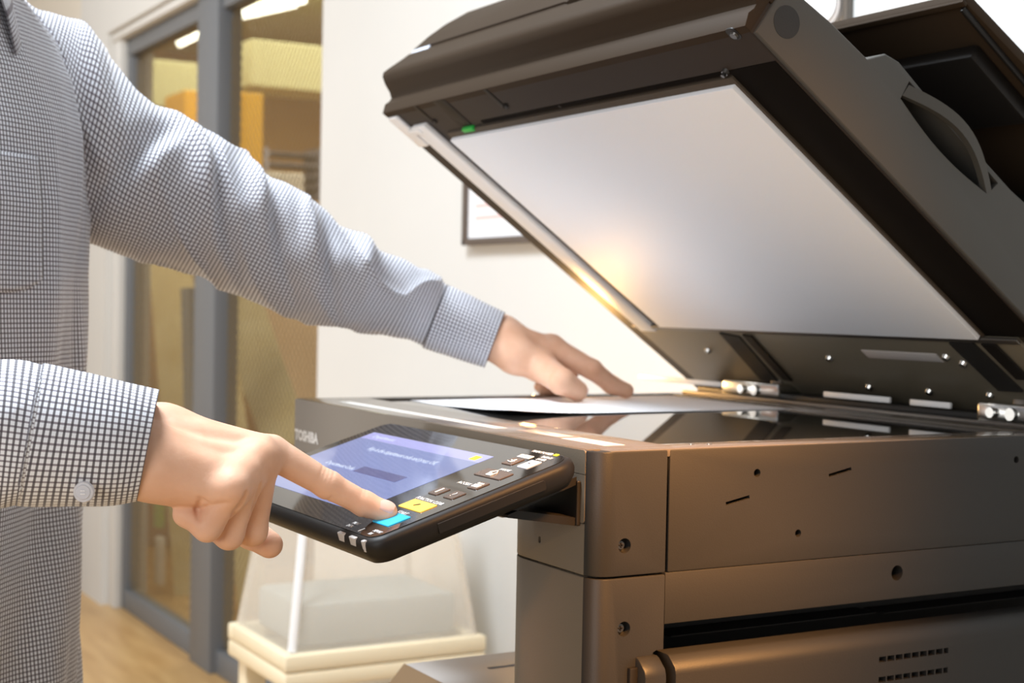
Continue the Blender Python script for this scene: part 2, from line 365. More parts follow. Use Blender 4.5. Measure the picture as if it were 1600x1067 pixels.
def cabinet(x0, y0, x1, d, depth, lab):
    p, q = dep(x0, y0, d), dep(x1, y0, d); t = empty('storage_cabinet', ((p[0]+q[0])/2, q[1]+depth/2, FLOOR), lab, 'cabinet')
    B().box((p[0], q[1], FLOOR), (q[0], q[1]+depth, p[2]), .01).obj('case', M['ochre'], t, smooth=False)
    for k in range(2): B().box((p[0]+.02+k*(q[0]-p[0])/2, q[1]-.016, FLOOR+.06), (p[0]-.01+(k+1)*(q[0]-p[0])/2, q[1]-.0005, p[2]-.04), .004).obj('door', M['ochre'], t, smooth=False)
    return p[2], q[1]
def stand(x0, y0, x1, zb, yb, depth, m, name, lab, cat):
    d_ = lambda x: ray(x, 400); t0 = (yb-CAM[1]); 
    X0 = CAM[0]+ray(x0, y0)[0]/ray(x0, y0)[1]*t0; X1 = CAM[0]+ray(x1, y0)[0]/ray(x1, y0)[1]*t0; Zt = CAM[2]+ray(x0, y0)[2]/ray(x0, y0)[1]*t0
    return tag(B().box((X0, yb, zb), (X1, yb+depth, Zt), .006).obj(name, M[m], smooth=False), lab, cat)
cz, cy_ = cabinet(353, 318, 640, 6.4, .7, 'ochre storage cabinet behind the right glass pane')
stand(356, 142, 412, cz, cy_+.15, .3, 'yellow_box', 'yellow_panel', 'bright yellow upright panel behind the right glass pane', 'panel')
stand(416, 268, 476, cz, cy_+.05, .06, 'wall_cream', 'cardboard_sheet', 'cream cardboard sheet in front of the grey slatted rack', 'cardboard')
cz, cy_ = cabinet(232, 310, 326, 6.6, .6, 'ochre storage cabinet behind the left glass pane')
stand(288, 140, 318, cz, cy_+.1, .3, 'yellow_box', 'yellow_panel', 'narrow yellow panel behind the left glass pane beside the post', 'panel')
stand(205, 110, 250, FLOOR, 7.3, .3, 'tan', 'brown_board', 'brown board standing high behind the left glass pane', 'board')
rk = empty('metal_rack', V3(3.2, 7.4, FLOOR), 'purple grey slatted rack behind the right glass pane', 'rack')
def rackbox(x0, y0, x1, y1, yb, dp):
    t0 = yb-CAM[1]; f0, f1 = ray(x0, y0), ray(x1, y1); z1_ = CAM[2]+f0[2]/f0[1]*t0; z0_ = FLOOR if y1 > 2000 else CAM[2]+f1[2]/f1[1]*t0
    return B().box((CAM[0]+f0[0]/f0[1]*t0, yb, z0_), (CAM[0]+ray(x1, y0)[0]/ray(x1, y0)[1]*t0, yb+dp, z1_), .004)
for k in range(5): rackbox(412, 236+k*17, 560, 246+k*17, 7.45, .3).obj('slat', M['grille'], rk, smooth=False)
for xx in (414, 505): rackbox(xx, 230, xx+7, 5000, 7.40, .3).obj('upright', M['grille'], rk, smooth=False)
plank('wooden_plank', ((345, 395), (452, 700)), (5.4, 5.0), .16, .04, 'cream_wood', 'pale plank leaning just right of the grey door post')
plank('wooden_plank', ((425, 430), (560, 720)), (5.9, 5.6), .30, .05, 'tan', 'wide tan plank leaning far right behind the glass door')
plank('wooden_plank', ((262, 360), (312, 960)), (6.1, 5.5), .17, .04, 'cream_wood', 'pale plank leaning behind the left glass pane')
plank('wooden_plank', ((352, 560), (396, 960)), (5.6, 5.2), .10, .04, 'cream_wood', 'thin pale plank low behind the right pane, near the clear bin')
tag(B().bar(dep(312, 450, 4.9), dep(318, 700, 4.9), .10, .09, up=(0, 1, 0)).obj('hanging_bag', M['doorframe'], smooth=False), 'dark grey bag hanging against the grey door post', 'bag')
tag(pxbox(244, 765, 259, 826, 5.6, .06).obj('lime_bottle', M['lime'], smooth=False), 'lime green bottle standing low behind the left glass pane', 'bottle')
tag(pxbox(246, 840, 260, 915, 5.5, .06).obj('pale_box', M['wall_cream'], smooth=False), 'small pale box below the lime green bottle behind the glass', 'box')
tag(pxbox(100, 380, 131, 610, 5.75, .05, .004).obj('tan_panel', M['tan'], smooth=False), 'tan wooden panel on the wall left of the white pier', 'panel')
p_ = onZ(98, 918, FLOOR)
tag(B().box((p_[0]-.22, p_[1], FLOOR), (p_[0]+.05, p_[1]+.3, FLOOR+.13), .01).obj('wooden_crate', M['brownbag'], smooth=False), 'low brown crate on the floor left of the white pier', 'crate')
tag(B().box((p_[0]-.26, p_[1]+.02, FLOOR+.1305), (p_[0]+.04, p_[1]+.28, FLOOR+.5), .01).obj('grey_carton', M['plastic_light'], smooth=False), 'grey carton standing on the low brown crate', 'carton')

# picture and board on the white wall
a = onX(735, 384, WX); b_ = onX(845, 280, WX)
pic = empty('picture_frame', (WX-.01, (a[1]+b_[1])/2, a[2]), 'dark framed notice with pink print on the white wall', 'picture')
y0, y1, z0, z1 = a[1], a[1]-.30, a[2], a[2]+.22
fr = B()
for lo, hi in (((WX-.02, y0-.012, z0), (WX-.001, y0, z1)), ((WX-.02, y1, z0), (WX-.001, y1+.012, z1)), ((WX-.02, y1, z0), (WX-.001, y0, z0+.012)), ((WX-.02, y1, z1-.012), (WX-.001, y0, z1))):
    fr.box(lo, hi, .002)
fr.obj('frame', M['frame_dark'], pic)
B().box((WX-.012, y1+.01, z0+.01), (WX-.002, y0-.01, z1-.01)).obj('sheet', M['paper'], pic, smooth=False)
pp = B()
for k in range(4): pp.box((WX-.0125, y0-.05-.11-.02*(k % 2), z0+.045+.022*k), (WX-.012, y0-.04, z0+.053+.022*k))
pp.obj('print', M['pink_print'], pic, smooth=False)
q = onX(1320, 38, WX); bd = empty('white_board', (WX-.01, q[1]+.3, q[2]), 'white board with grey edging on the wall above the copier', 'board')
ol = rrect(q[1], q[1]+.8, q[2], q[2]+.55, .025)
B().prism(ol, WX-.009, WX-.001, ax=0).obj('edging', M['plastic_light'], bd)
B().prism(rrect(q[1]+.006, q[1]+.794, q[2]+.006, q[2]+.544, .022), WX-.011, WX-.004, ax=0).obj('panel', M['white_plastic'], bd)
q2 = onX(1327, 15, WX)
B().box((WX-.010, q2[1]-.008, q2[2]-.02), (WX-.001, q2[1]+.002, q2[2]+.55), .002).obj('post', M['metal'], bd)

# clear bin with cream rim, upside down on a cream crate
zb = -0.5
c0, c1, c2 = onZ(455, 1052, zb), onZ(346, 1003, zb), onZ(722, 1012, zb)
bx0, bx1, by0, by1 = c0[0]-.01, c0[0]+.36, c0[1], c0[1]+.285
bin_ = empty('storage_bin', ((bx0+bx1)/2, (by0+by1)/2, zb), 'clear tapered plastic bin with cream rim turned upside down', 'bin')
def frus(z0, z1, g0, g1, th):
    o = [(bx0+g0, by0+g0), (bx1-g0, by0+g0), (bx1-g0, by1-g0), (bx0+g0, by1-g0)]; t = [(bx0+g1, by0+g1), (bx1-g1, by0+g1), (bx1-g1, by1-g1), (bx0+g1, by1-g1)]
    b = B()
    for i in range(4):
        j = (i+1) % 4; mid = V3((bx0+bx1)/2, (by0+by1)/2, 0)
        P = [V3(*o[i], z0), V3(*o[j], z0), V3(*t[j], z1), V3(*t[i], z1)]
        Q = []
        for p in P:
            dv = mid-p; dv[2] = 0; Q.append(p+dv/np.linalg.norm(dv)*th)
        b.add(P+Q, [(0, 1, 2, 3), (7, 6, 5, 4), (0, 4, 5, 1), (1, 5, 6, 2), (2, 6, 7, 3), (3, 7, 4, 0)])
    return b
g = .012; top = zb+.31
frus(zb+.02, top, g, g+.045, .004).box((bx0+g+.045, by0+g+.045, top-.004), (bx1-g-.045, by1-g-.045, top)).obj('clear_body', M['clear'], bin_, smooth=False)
rim = B()
for lo, hi in (((bx0, by0, zb), (bx1, by0+.022, zb+.028)), ((bx0, by1-.022, zb), (bx1, by1, zb+.028)), ((bx0+.0006, by0+.0215, zb+.0006), (bx0+.022, by1-.0215, zb+.0272)), ((bx1-.022, by0+.0215, zb+.0006), (bx1-.0006, by1-.0215, zb+.0272))): rim.box(lo, hi, .004)
rim.obj('rim', M['cream_plastic'], bin_)
e0 = V3(bx0+g, by0+g, zb+.02); e1 = V3(bx0+g+.045, by0+g+.045, top)
B().tube([e0+V3(.006,.006,.009), e1], .0075).obj('corner_post', M['white_plastic'], bin_)  # white tube: bright vertical reflections on this corner put into its colour
for (sx, sy) in ((1, 0), (0, 1), (1, 1)):
    xx = (lambda v: bx1-v if sx else bx0+v); yy = (lambda v: by1-v if sy else by0+v)
    B().tube([V3(xx(g+.006), yy(g+.006), zb+.029), V3(xx(g+.045), yy(g+.045), top)], .007).obj('corner_post', M['clear'], bin_)
tag(B().box((bx0+.04, by0+.04, zb+.0285), (bx1-.04, by1-.04, zb+.10), .01).obj('folded_cloth', M['slate']), 'grey green cloth lying inside the clear bin', 'cloth')
cr = empty('cream_crate', ((bx0+bx1)/2, (by0+by1)/2, FLOOR), 'cream plastic crate on the floor under the clear bin', 'crate')
for sx in (bx0+.015, bx1-.055):
    for sy in (by0+.015, by1-.055): B().box((sx, sy, FLOOR), (sx+.04, sy+.04, zb-.012), .005).obj('post', M['cream_plastic'], cr)
B().box((bx0, by0, zb-.03), (bx1, by1, zb-.0005), .006).obj('tabletop', M['cream_plastic'], cr)
for k in range(3):
    zz = FLOOR+.05+k*.13
    B().box((bx0+.02, by0+.02, zz), (bx1-.02, by1-.02, zz+.09), .008).obj('drawer', M['wall_cream'], cr)

# ================================================================== PHOTOCOPIER (front faces -X, right side faces -Y, top at Z = 0)
cop = empty('photocopier', (0.30, 0.29, FLOOR), 'large charcoal office photocopier with its cover raised over the scanner glass', 'copier')
W_, D_ = 0.585, 0.60
RC = .0145
def face_out_corner():                         # outline (x, y) of the rounded front right corner cover
    P = [(0.0615, 0.0)]
    for k in range(9):
        a = math.radians(270-90*k/8); P.append((RC+RC*math.cos(a), RC+RC*math.sin(a)))
    P += [(0.0, .0146), (0.006, .0146), (0.006, .010), (0.0615, .012)]
    return P
def screw_recess(o, x, z):
    cut(o, B().cyl((x, -.01, z), (0, 1, 0), .0055, .0165, 24))
def screw(x, z):
    b = B().cyl((x-.0007, .0058, z), (0, -1, 0), .0034, .0022, 20, .0030); s = b.obj('screw', M['steel'], cop)
    bb = B(); bb.box((x-.0007-.0018, .0030, z-.0005), (x-.0007+.0018, .0038, z+.0005)); bb.box((x-.0007-.0005, .0030, z-.0018), (x-.0007+.0005, .0038, z+.0018))
    bb.obj('slot', M['black'], s, smooth=False)
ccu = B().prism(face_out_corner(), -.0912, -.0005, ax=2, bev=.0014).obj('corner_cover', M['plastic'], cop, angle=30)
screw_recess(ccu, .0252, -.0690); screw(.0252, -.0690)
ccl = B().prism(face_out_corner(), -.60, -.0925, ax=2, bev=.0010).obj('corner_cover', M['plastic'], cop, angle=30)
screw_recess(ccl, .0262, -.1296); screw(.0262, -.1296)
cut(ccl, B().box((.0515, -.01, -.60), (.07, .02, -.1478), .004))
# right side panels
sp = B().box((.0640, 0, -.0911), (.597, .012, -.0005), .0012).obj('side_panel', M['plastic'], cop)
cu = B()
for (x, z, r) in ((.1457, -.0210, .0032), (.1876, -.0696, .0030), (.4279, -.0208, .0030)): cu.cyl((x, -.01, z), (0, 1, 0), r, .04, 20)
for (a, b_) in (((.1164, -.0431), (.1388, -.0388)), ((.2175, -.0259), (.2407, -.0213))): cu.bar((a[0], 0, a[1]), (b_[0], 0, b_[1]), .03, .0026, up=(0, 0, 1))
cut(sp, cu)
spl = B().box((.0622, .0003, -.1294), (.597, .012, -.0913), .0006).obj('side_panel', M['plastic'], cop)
cut(spl, B().cyl((.2932, -.01, -.1084), (0, 1, 0), .0062, .04, 28))
# inner chassis (dark, seen through gaps and holes)
ch = B().box((.012, .013, -.129), (.59, .13, -.0065)).box((.012, .055, -.27), (.59, .13, -.1285))
ch.obj('chassis', M['black'], cop, smooth=False)
lg = B()
lg.box((.09, .030, -.1478), (.30, .056, -.1470)).box((.31, .030, -.1490), (.59, .056, -.1482)); lg.obj('ledge', M['black'], cop, smooth=False)
# duplex door with chamfered top edge and rounded left edge
door_prof = [(-.0005, -.1512), (-.0035, -.1522), (-.0115, -.1590), (-.0130, -.1640), (-.0130, -.60), (.012, -.60), (.012, -.1512)]
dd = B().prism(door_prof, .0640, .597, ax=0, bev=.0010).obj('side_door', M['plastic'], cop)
cu = B()
for k in range(3):
    for j in range(9):
        x0 = .2632+j*.0089; cu.box((x0, -.02, -.1735-.0162*k-.0022), (x0+(.0076 if j < 8 else .0050), -.006, -.1735-.0162*k+.0022))
cut(dd, cu)
vb = B().box((.2620, -.0075, -.2105), (.3435, -.0070, -.1690)); vb.obj('vent_back', M['black'], dd, smooth=False)
hp = [(x, z) for x, z in door_prof]
B().prism(hp, .0370, .0560, ax=0, bev=.0016).obj('door_latch', M['plastic'], cop)
B().box((.0300, -.0035, -.60), (.0375, .002, -.158), .001).obj('latch_recess', M['black'], cop)
# front: scanner fascia, pillar covers
fa = B()
fa.prism(rrect(.0149, W_-.0005, -.0535, -.0005, (.001, .003, .003, 0)), -.0003, .02, ax=0)
fas = fa.obj('scanner_front', M['plastic_front'], cop)
cut(fas, B().box((-.01, .0149, -.0184), (.0008, .030, -.0179)))
B().box((.0, .138, -.0665), (.59, W_-.001, -.0065), .003).obj('scanner_case', M['plastic_front'], cop)
PL = .1365; PR = .034
def pillar_out(z):
    P = [(0.0, .0150)]
    n = 10
    for k in range(n+1):
        a = math.radians(180-90*k/n); P.append((PR+PR*math.cos(a), PL-PR+PR*math.sin(a)))
    P += [(.59, PL), (.59, .1305), (.012, .1305), (.012, .0150)]
    return P
pu = B().prism(pillar_out(0), -.0912, -.0539, ax=2, bev=.0008).obj('pillar_cover', M['plastic_front'], cop, angle=25)
cut(pu, B().prism(rrect(.0758, .0794, -.0770, -.0718, .0012), -.01, .006, ax=0))
B().prism(pillar_out(0), -.60, -.0925, ax=2, bev=.0008).obj('pillar_cover', M['plastic_front'], cop, angle=25)
# lower body
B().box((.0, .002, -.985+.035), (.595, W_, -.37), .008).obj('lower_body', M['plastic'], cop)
for k in range(2):
    z1 = -.61-.165*k
    dwr = B().box((-.014, .004, z1-.155), (.0, W_-.002, z1), .005).obj('paper_drawer', M['plastic_front'], cop)
    B().box((-.020, .20, z1-.05), (-.0135, .39, z1-.02), .003).obj('handle', M['black'], dwr)
B().box((-.010, .002, -.600), (.0, W_-.002, -.372), .004).obj('front_door', M['plastic_front'], cop)
for x in (.07, .53):
    for y in (.06, .52):
        B().cyl((x, y-.012, FLOOR+.025), (0, 1, 0), .0248, .024, 20).obj('caster', M['black'], cop)
# paper output tray in the open bay
ot = B().box((.036, PL+.001, -.262), (.56, .386, -.241), .003)
ott = ot.obj('output_tray', M['plastic_light'], cop)
cut(ott, B().box((.10, .330, -.2425), (.50, .338, -.235)).box((.085, .235, -.2425), (.50, .243, -.235)))
B().prism([(.0355, -.2405), (-.018, -.300), (-.018, -.37), (.0355, -.37)], PL+.001, .386, ax=1, bev=.003).obj('tray_front', M['tray_front'], cop)
B().box((.04, PL+.001, -.37), (.56, .380, -.2625), .003).obj('tray_base', M['black'], cop)

# top frame with the scanner glass
GX0, GX1, GY0, GY1 = .0785, .470, .036, .560
tf = B()
tf.box((.0008, .0150, -.006), (GX0, W_-.001, .0003), .0015)
tf.box((.012, .0006, -.006), (.597, GY0, .0), .0012)
tf.box((GX0-.002, GY1, -.006), (.597, W_-.001, .0003), .0015)
tf.box((GX1, GY0-.001, -.006), (.597, GY1+.001, .0002), .001)
tf.obj('top_frame', M['top'], cop)
B().box((GX0-.001, GY0-.001, -.006), (GX1+.001, GY1+.001, -.0016)).obj('scanner_glass', M['glass_bed'], cop, smooth=False)
B().box((.510, .06, .0), (.590, W_-.02, .009), .002).obj('rear_rail', M['plastic'], cop)
B().box((.488, .045, .0), (.4935, W_-.02, .0042), .001).obj('rear_rib', M['metal'], cop)
def sticker(x0, x1, y0, y1, m, nm='label'): return B().box((x0, y0, .00032), (x1, y1, .0005)).obj(nm, M[m], cop, smooth=False)
lab = sticker(.028, .046, .033, .095, 'label'); lab['label'] = 'pale printed label'
lab2 = sticker(.030, .050, .100, .170, 'label_dark'); lab2['label'] = 'brown printed label'
tb = B()
for k in range(5): tb.box((.032+.0032*k, .106, .0005), (.0335+.0032*k, .106+.05*(.6+.4*((k*7) % 3)/2), .00056))
tb.obj('lettering', M['label'], lab2, smooth=False)
sticker(.022, .034, .19, .52, 'label', 'reflection_strip')  # pale strip: band of reflected light on the frame put into colour
for x, y in ((.1005, .0235), (.1152, .0206)): B().cyl((x, y, .0), (0, 0, 1), .0022, .0007, 14).obj('screw', M['chrome'], cop)
# maker's name on the fascia
nm = B().text('TOSHIBA', .0145, lambda x, y, z: (-.0006, .5822-x, -.0422+y), width=.0640, res=3, bold=.0007)
nm.obj('lettering', M['print'], cop, smooth=False)['label'] = 'white raised maker lettering'

# ---------------------------------------------------------------- raised cover with document feeder
TH = math.radians(35.2); SV = V3(math.cos(TH), 0, -math.sin(TH)); NV = V3(math.sin(TH), 0, math.cos(TH)); CC = .32186
def LID(s, y, h): return SV*s+V3(0, y, 0)+NV*(CC+h)
lid = B()
YN, YF = -.0120, .628
lidbase = B().box((-.0865, YN+.001, .0002), (.455, YF-.001, .030), .0015, xf=LID).obj('document_cover', M['under'], cop)
lidbase['label'] = 'raised document cover, brown black underside'
# curved front nose of the feeder, along the whole width
nose = [(-.0870, .0), (-.0905, .0100), (-.0885, .0160), (-.0885, .0200), (-.0935, .0240), (-.1040, .0280), (-.1110, .0325), (-.1128, .0370), (-.1110, .0440), (-.1040, .0640), (-.1010, .0740), (-.0900, .0742), (-.0600, .0640), (-.0600, .030), (-.0800, .030), (-.0800, .0)]
B().prism(nose, YN+.0, YF, ax=1, bev=.0012, xf=LID).obj('feeder_front', M['cover'], lidbase, angle=40)
shell = [(-.0980, .0750), (-.0985, .0800), (-.1005, .0810), (-.0950, .1050), (-.0870, .1300), (-.0740, .1600), (-.0560, .1780), (-.0300, .1860), (.380, .1860), (.420, .1500), (.420, .0300), (-.0560, .0300), (-.0560, .0700)]
B().prism(shell, .300, YF, ax=1, bev=.0040, xf=LID).obj('feeder_cover', M['cover'], lidbase, angle=40)
tl = B().box((-.1003, YF-.045, .0742), (-.097, YF-.004, .0806), .0004, xf=LID); tl.obj('light_window', M['pale_key'], lidbase)
# near side panel with its raised grip section
side = [(-.0775, .0015), (.455, .0015), (.455, .088), (.30, .086), (.205, .0765), (.085, .0765), (.045, .0785), (.030, .0740), (.018, .0585), (-.0300, .0560), (-.0775, .0500)]
sd = B().prism(side, YN-.0022, .05, ax=1, bev=.0022, seg=3, xf=LID).obj('cover_side', M['cover_side'], lidbase, angle=28)
# grip: a slot cut through the side panel with an arched strap across it
def arc_pts(s0, s1, h0, sag, n=15): return [(s0+(s1-s0)*k/(n-1), h0+sag*math.sin(math.pi*k/(n-1))) for k in range(n)]
g0, g1 = .0630, .1850
low = arc_pts(g0, g1, .0560, -.0060); up = [(g1+.004, .0710), (g0-.001, .0730)]
cut(sd, B().prism(low+up, YN-.03, .030, ax=1, xf=LID))
B().box((g0-.01, .0295, .03), (g1+.01, .034, .074), xf=LID).obj('grip_back', M['black'], lidbase, smooth=False)
st = B(); n = 18
vs = []; fs = []
for k in range(n+1):
    t = k/n; s = g0+.0005+(g1-g0+.001)*t; bow = math.sin(math.pi*t)
    y = YN-.0015-.0010*bow; hc = .0650+.0125*bow-(.007*t); hh = .0052-.0022*t
    for (dy, dh) in ((0, -hh), (-.0012, hh), (.006, hh+.001), (.006, -hh)): vs.append(LID(s, y+dy-.010*bow*(1 if dy <= 0 else 1), hc+dh))
for k in range(n):
    for j in range(4): a = 4*k+j; b_ = 4*k+(j+1) % 4; fs.append((a, b_, b_+4, a+4))
fs += [(0, 1, 2, 3), (4*n+3, 4*n+2, 4*n+1, 4*n)]
st.add(vs, fs).obj('grip', M['cover_side'], lidbase, angle=50)
cap = B().cyl((-.0600, YN-.0021, .0270), (0, -1, 0), .0125, .0004, 32, xf=LID); cap.obj('round_plug', M['plastic'], lidbase)
# original tray above, sticking up over the side
TZ = .160
tr = B()
tr.prism([(.0640, -.0180), (.0640, .40), (.40, .40), (.40, -.0420)], TZ, TZ+.009, ax=2, bev=.0015, xf=lambda s, y, h: LID(s, y, h))
tr.box((.0640, -.0195, TZ-.003), (.0700, .40, TZ+.0005), .001, xf=LID)
tray = tr.obj('document_tray', M['cover'], lidbase)
ib = B(); ib.box((.112, .0, TZ-.016), (.200, .36, TZ-.0005), .004, xf=LID); ib.obj('tray_well', M['black'], tray)  # underside parts black: shade between tray and cover put into their colour
ib = B(); ib.box((.0705, -.0165, TZ-.006), (.39, -.0135, TZ-.0005), .0008, xf=LID); ib.obj('tray_rib', M['black'], tray)
B().box((.30, .05, .07), (.40, .31, TZ-.001), .01, xf=LID).obj('tray_support', M['black'], lidbase)
# underside fittings: white pad, guide strip, slots, screws
pad = B().box((-.0356, .0500, -.0075), (.3070, .5350, -.0020), .0008, xf=LID).obj('white_pad', M['platen_white'], lidbase); pad['label'] = 'white padded sheet'
B().box((-.0425, .0470, -.0030), (.3090, .5370, .0006), .0008, xf=LID).obj('pad_backing', M['pad_edge'], pad)
B().box((-.062, .558, -.006), (.320, .590, .0006), .002, xf=LID).obj('white_strip', M['white_plastic'], lidbase)
B().box((-.080, .600, -.004), (-.030, .622, .0006), .002, xf=LID).obj('strip_bracket', M['white_plastic'], lidbase)
B().box((-.052, .572, -.008), (-.060, .600, .0006), .002, xf=LID).obj('strip_bracket', M['white_plastic'], lidbase)
B().box((-.0860, .478, -.0004), (-.0400, .503, .0006), .0002, xf=LID).obj('slot', M['black'], lidbase)
B().box((-.0440, .462, -.0005), (-.0385, .470, .0006), .0002, xf=LID).obj('slot', M['black'], lidbase)
gt = B().box((-.0450, .476, -.0045), (-.0395, .499, .0004), .001, xf=LID).obj('green_tab', M['green'], lidbase); gt['label'] = 'green tab'
for y in (.39, .545):
    hb = B().box((-.0860, y-.003, -.0006), (-.0600, y+.004, .0006), .0003, xf=LID)
    hb.tube([LID(-.0600, y, .0), LID(-.0585, y-.003, .0), LID(-.0605, y-.007, .0), LID(-.0635, y-.008, .0)], .0020, 6)
    hb.obj('hook_slot', M['black'], lidbase)
B().prism(rrect(-.0960+.008, -.0760, .0005, .0125, .004), -.0004, .0006, ax=2, xf=LID).obj('screw_recess', M['black'], lidbase)
B().cyl((-.0870+.006, .0065, .0), (0, 0, -1), .0040, .0018, 18, .003, xf=LID).obj('screw', M['steel'], lidbase)
B().cyl((-.0480, .0505, .0), (0, 0, -1), .0036, .0030, 18, .0028, xf=LID).cyl((-.0480, .0505, -.0028), (0, 0, -1), .0018, .0030, 12, xf=LID).obj('screw', M['steel'], lidbase)
B().box((-.0480, .30, -.0012), (-.0450, .303, .0006), xf=LID).obj('rib', M['black'], lidbase, smooth=False)
# rear part of the underside: metal plate, hinge channels, bolts, plate, hinges
B().box((-.0480, YN+.003, -.0006), (.3100, .0475, .0006), .0002, xf=LID).obj('side_shade_strip', M['strip_black'], lidbase)  # flat strip, the shade of a recess put into its black
B().box((-.0485, .0475, -.0006), (-.0440, .455, .0006), .0002, xf=LID).obj('front_dark_strip', M['strip_black'], lidbase)  # thin flat matte black strip ahead of the pad
rp = B().box((.3105, .012, -.0035), (.440, YF-.03, .001), .0012, xf=LID).obj('rear_plate', M['rear_plate'], lidbase); rp['label'] = 'bare grey metal plate'
B().box((.3085, .010, -.0055), (.3150, YF-.03, -.002), .001, xf=LID).obj('plate_edge', M['metal'], rp)
def lidpt(x, y, h=-.004): 
    d = ray(x, y); t = (CC+h-NV@CAM)/(NV@d); p = CAM+t*d; return (p@SV, p[1])
for (x, y) in ((1296, 560), (1478, 558), (1505, 568), (1547, 618), (1358, 605), (1452, 612), (1106, 548)):
    s, yy = lidpt(x, y); B().cyl((s, yy, -.0035), (0, 0, -1), .0045, .003, 14, .0032, xf=LID).obj('bolt', M['chrome'], rp)
def strip(p, q, wd, m, nm, h=-.0045, th=.002):
    a = lidpt(*p); b_ = lidpt(*q); return B().bar(LID(a[0], a[1], h), LID(b_[0], b_[1], h), wd, th, up=NV).obj(nm, M[m], rp, smooth=False)
strip((1140, 522), (1205, 596), .030, 'plastic', 'hinge_channel'); strip((1168, 522), (1232, 592), .014, 'black', 'channel_slot', -.0056)
strip((1502, 535), (1580, 610), .030, 'plastic', 'hinge_channel'); strip((1545, 535), (1600, 590), .016, 'black', 'channel_slot', -.0056)
a = lidpt(1345, 547); b_ = lidpt(1475, 566)
B().box((a[0], a[1], -.0042), (b_[0], b_[1], -.0034), .0002, xf=LID).obj('rating_plate', M['plastic_light'], rp)['label'] = 'dull printed rating plate'
for (x0, x1, yb, yt) in ((1543, 1625, 662, 634), (1143, 1232, 617, 598)):
    p = onX(x0, yb, .520); q = onX(x1, yb, .520); zt = onX(x0, yt, .520)[2]
    hg = B().box((.505, q[1], .0005), (.575, p[1], max(zt, .02)), .003).obj('hinge', M['chrome'], cop)
    B().cyl((.504, (p[1]+q[1])/2-.012, .011), (-1, 0, 0), .006, .003, 14).cyl((.504, (p[1]+q[1])/2+.012, .011), (-1, 0, 0), .005, .003, 14).obj('bolt', M['chrome'], hg)
    B().box((.518, q[1]+.012, .008), (.575, q[1]+.032, .055), .003).obj('hinge_arm', M['metal'], hg)
for (x0, x1, yb, yt) in ((1290, 1393, 632, 619), (1425, 1488, 640, 630), (1000, 1140, 612, 601)):  # the last, far strip paints an overexposed white band as plastic
    p = onX(x0, yt, .509); q = onX(x1, yb, .509)
    B().box((.5055, q[1], max(q[2], .0105)), (.509, p[1], max(p[2], .0165)), .0008).obj('white_strip', M['white_plastic'], cop)

# ---------------------------------------------------------------- control panel
PA = V3(-.02, .0067, -.0033); PT = math.radians(17.434); PTV = V3(math.cos(PT), 0, math.sin(PT)); PNV = V3(-math.sin(PT), 0, math.cos(PT))
def PAN(u, v, wz): return PA+V3(0, u, 0)+PTV*v+PNV*wz
U0, U1, V0, V1 = -.0125, .3045, -.1665, .0030
b = B()
def ring_panel(gr, wz): return [(x, y, wz) for x, y in rrect(U0-gr, U1+gr, V0-gr, V1+gr, (.012+gr*.5, .018+gr*.5, .014+gr*.5, .016+gr*.5))]
rings = [ring_panel(-.0045, 0), ring_panel(-.0030, -.0003), ring_panel(-.0006, -.0022), ring_panel(0, -.0045), ring_panel(.0003, -.0075), ring_panel(-.0008, -.0120), ring_panel(-.0050, -.0185), ring_panel(-.012, -.0205)]
nr = len(rings[0]); vs = [p for r in rings for p in r]; fs = []
for i in range(len(rings)-1):
    for k in range(nr): j = (k+1) % nr; fs.append((i*nr+k, i*nr+j, (i+1)*nr+j, (i+1)*nr+k))
fs.append(tuple(range(nr))); fs.append(tuple((len(rings)-1)*nr+k for k in range(nr))[::-1])
pan = b.add(vs, fs, xf=PAN).obj('control_panel', M['black'], cop, angle=45); pan['label'] = 'tilted glossy black control panel with touch screen'
def P(name, m, b, parent=None, smooth=False, label=None):
    o = b.obj(name, M[m], parent or pan, smooth=smooth)
    if label: o['label'] = label
    return o
P('panel_face', 'gloss_black', B().prism(rrect(U0+.0052, U1-.005, V0+.0048, V1-.005, (.010, .014, .010, .012)), -.001, .0006, ax=2, xf=PAN))
P('touch_screen', 'screen', B().box((.0690, -.1395, .0001), (.2830, -.0370, .0008), xf=PAN), label='lit blue touch screen')
P('title_bar', 'screen_bar', B().box((.0690, -.0370, .0001), (.2830, -.0232, .0008), xf=PAN))
P('entry_field', 'screen_field', B().box((.1030, -.0912, .0005), (.1800, -.0803, .0010), xf=PAN))
def T(u, v, wz=.0012): return lambda x, y, z: PAN(u-x, v+y, wz)
P('lettering', 'screen_text', B().text('Key in the department code and press OK.', .0085, T(.2315, -.0545), width=.1235, bold=.0001))
P('lettering', 'screen_text', B().text('Department Code', .0075, T(.2390, -.0900), width=.0535, bold=.0001))
P('lettering', 'screen_text', B().text('Department', .0075, T(.2680, -.0325), width=.040))
P('title_icon', 'led', B().box((.0790, -.0345, .0008), (.0880, -.0275, .0011), xf=PAN))
def key(u0, u1, v0, v1, m, label=None, rel=.0013):
    o = B().prism(rrect(min(u0, u1), max(u0, u1), min(v0, v1), max(v0, v1), .0012, 3), .0, rel, ax=2, bev=.0004, seg=1, xf=PAN).obj('key', M[m], pan)
    if label: o['label'] = label
    return o
KW = .0018
k1 = key(.0305, .0452, -.0308, -.0181, 'key')
ic = B(); ic.tube([PAN(.0415, -.0265, KW), PAN(.0360, -.0275, KW), PAN(.0335, -.0250, KW)], .00045, 5).tube([PAN(.0400, -.0240, KW), PAN(.0370, -.0255, KW), PAN(.0345, -.0225, KW)], .00045, 5); P('symbol', 'print', ic, k1)
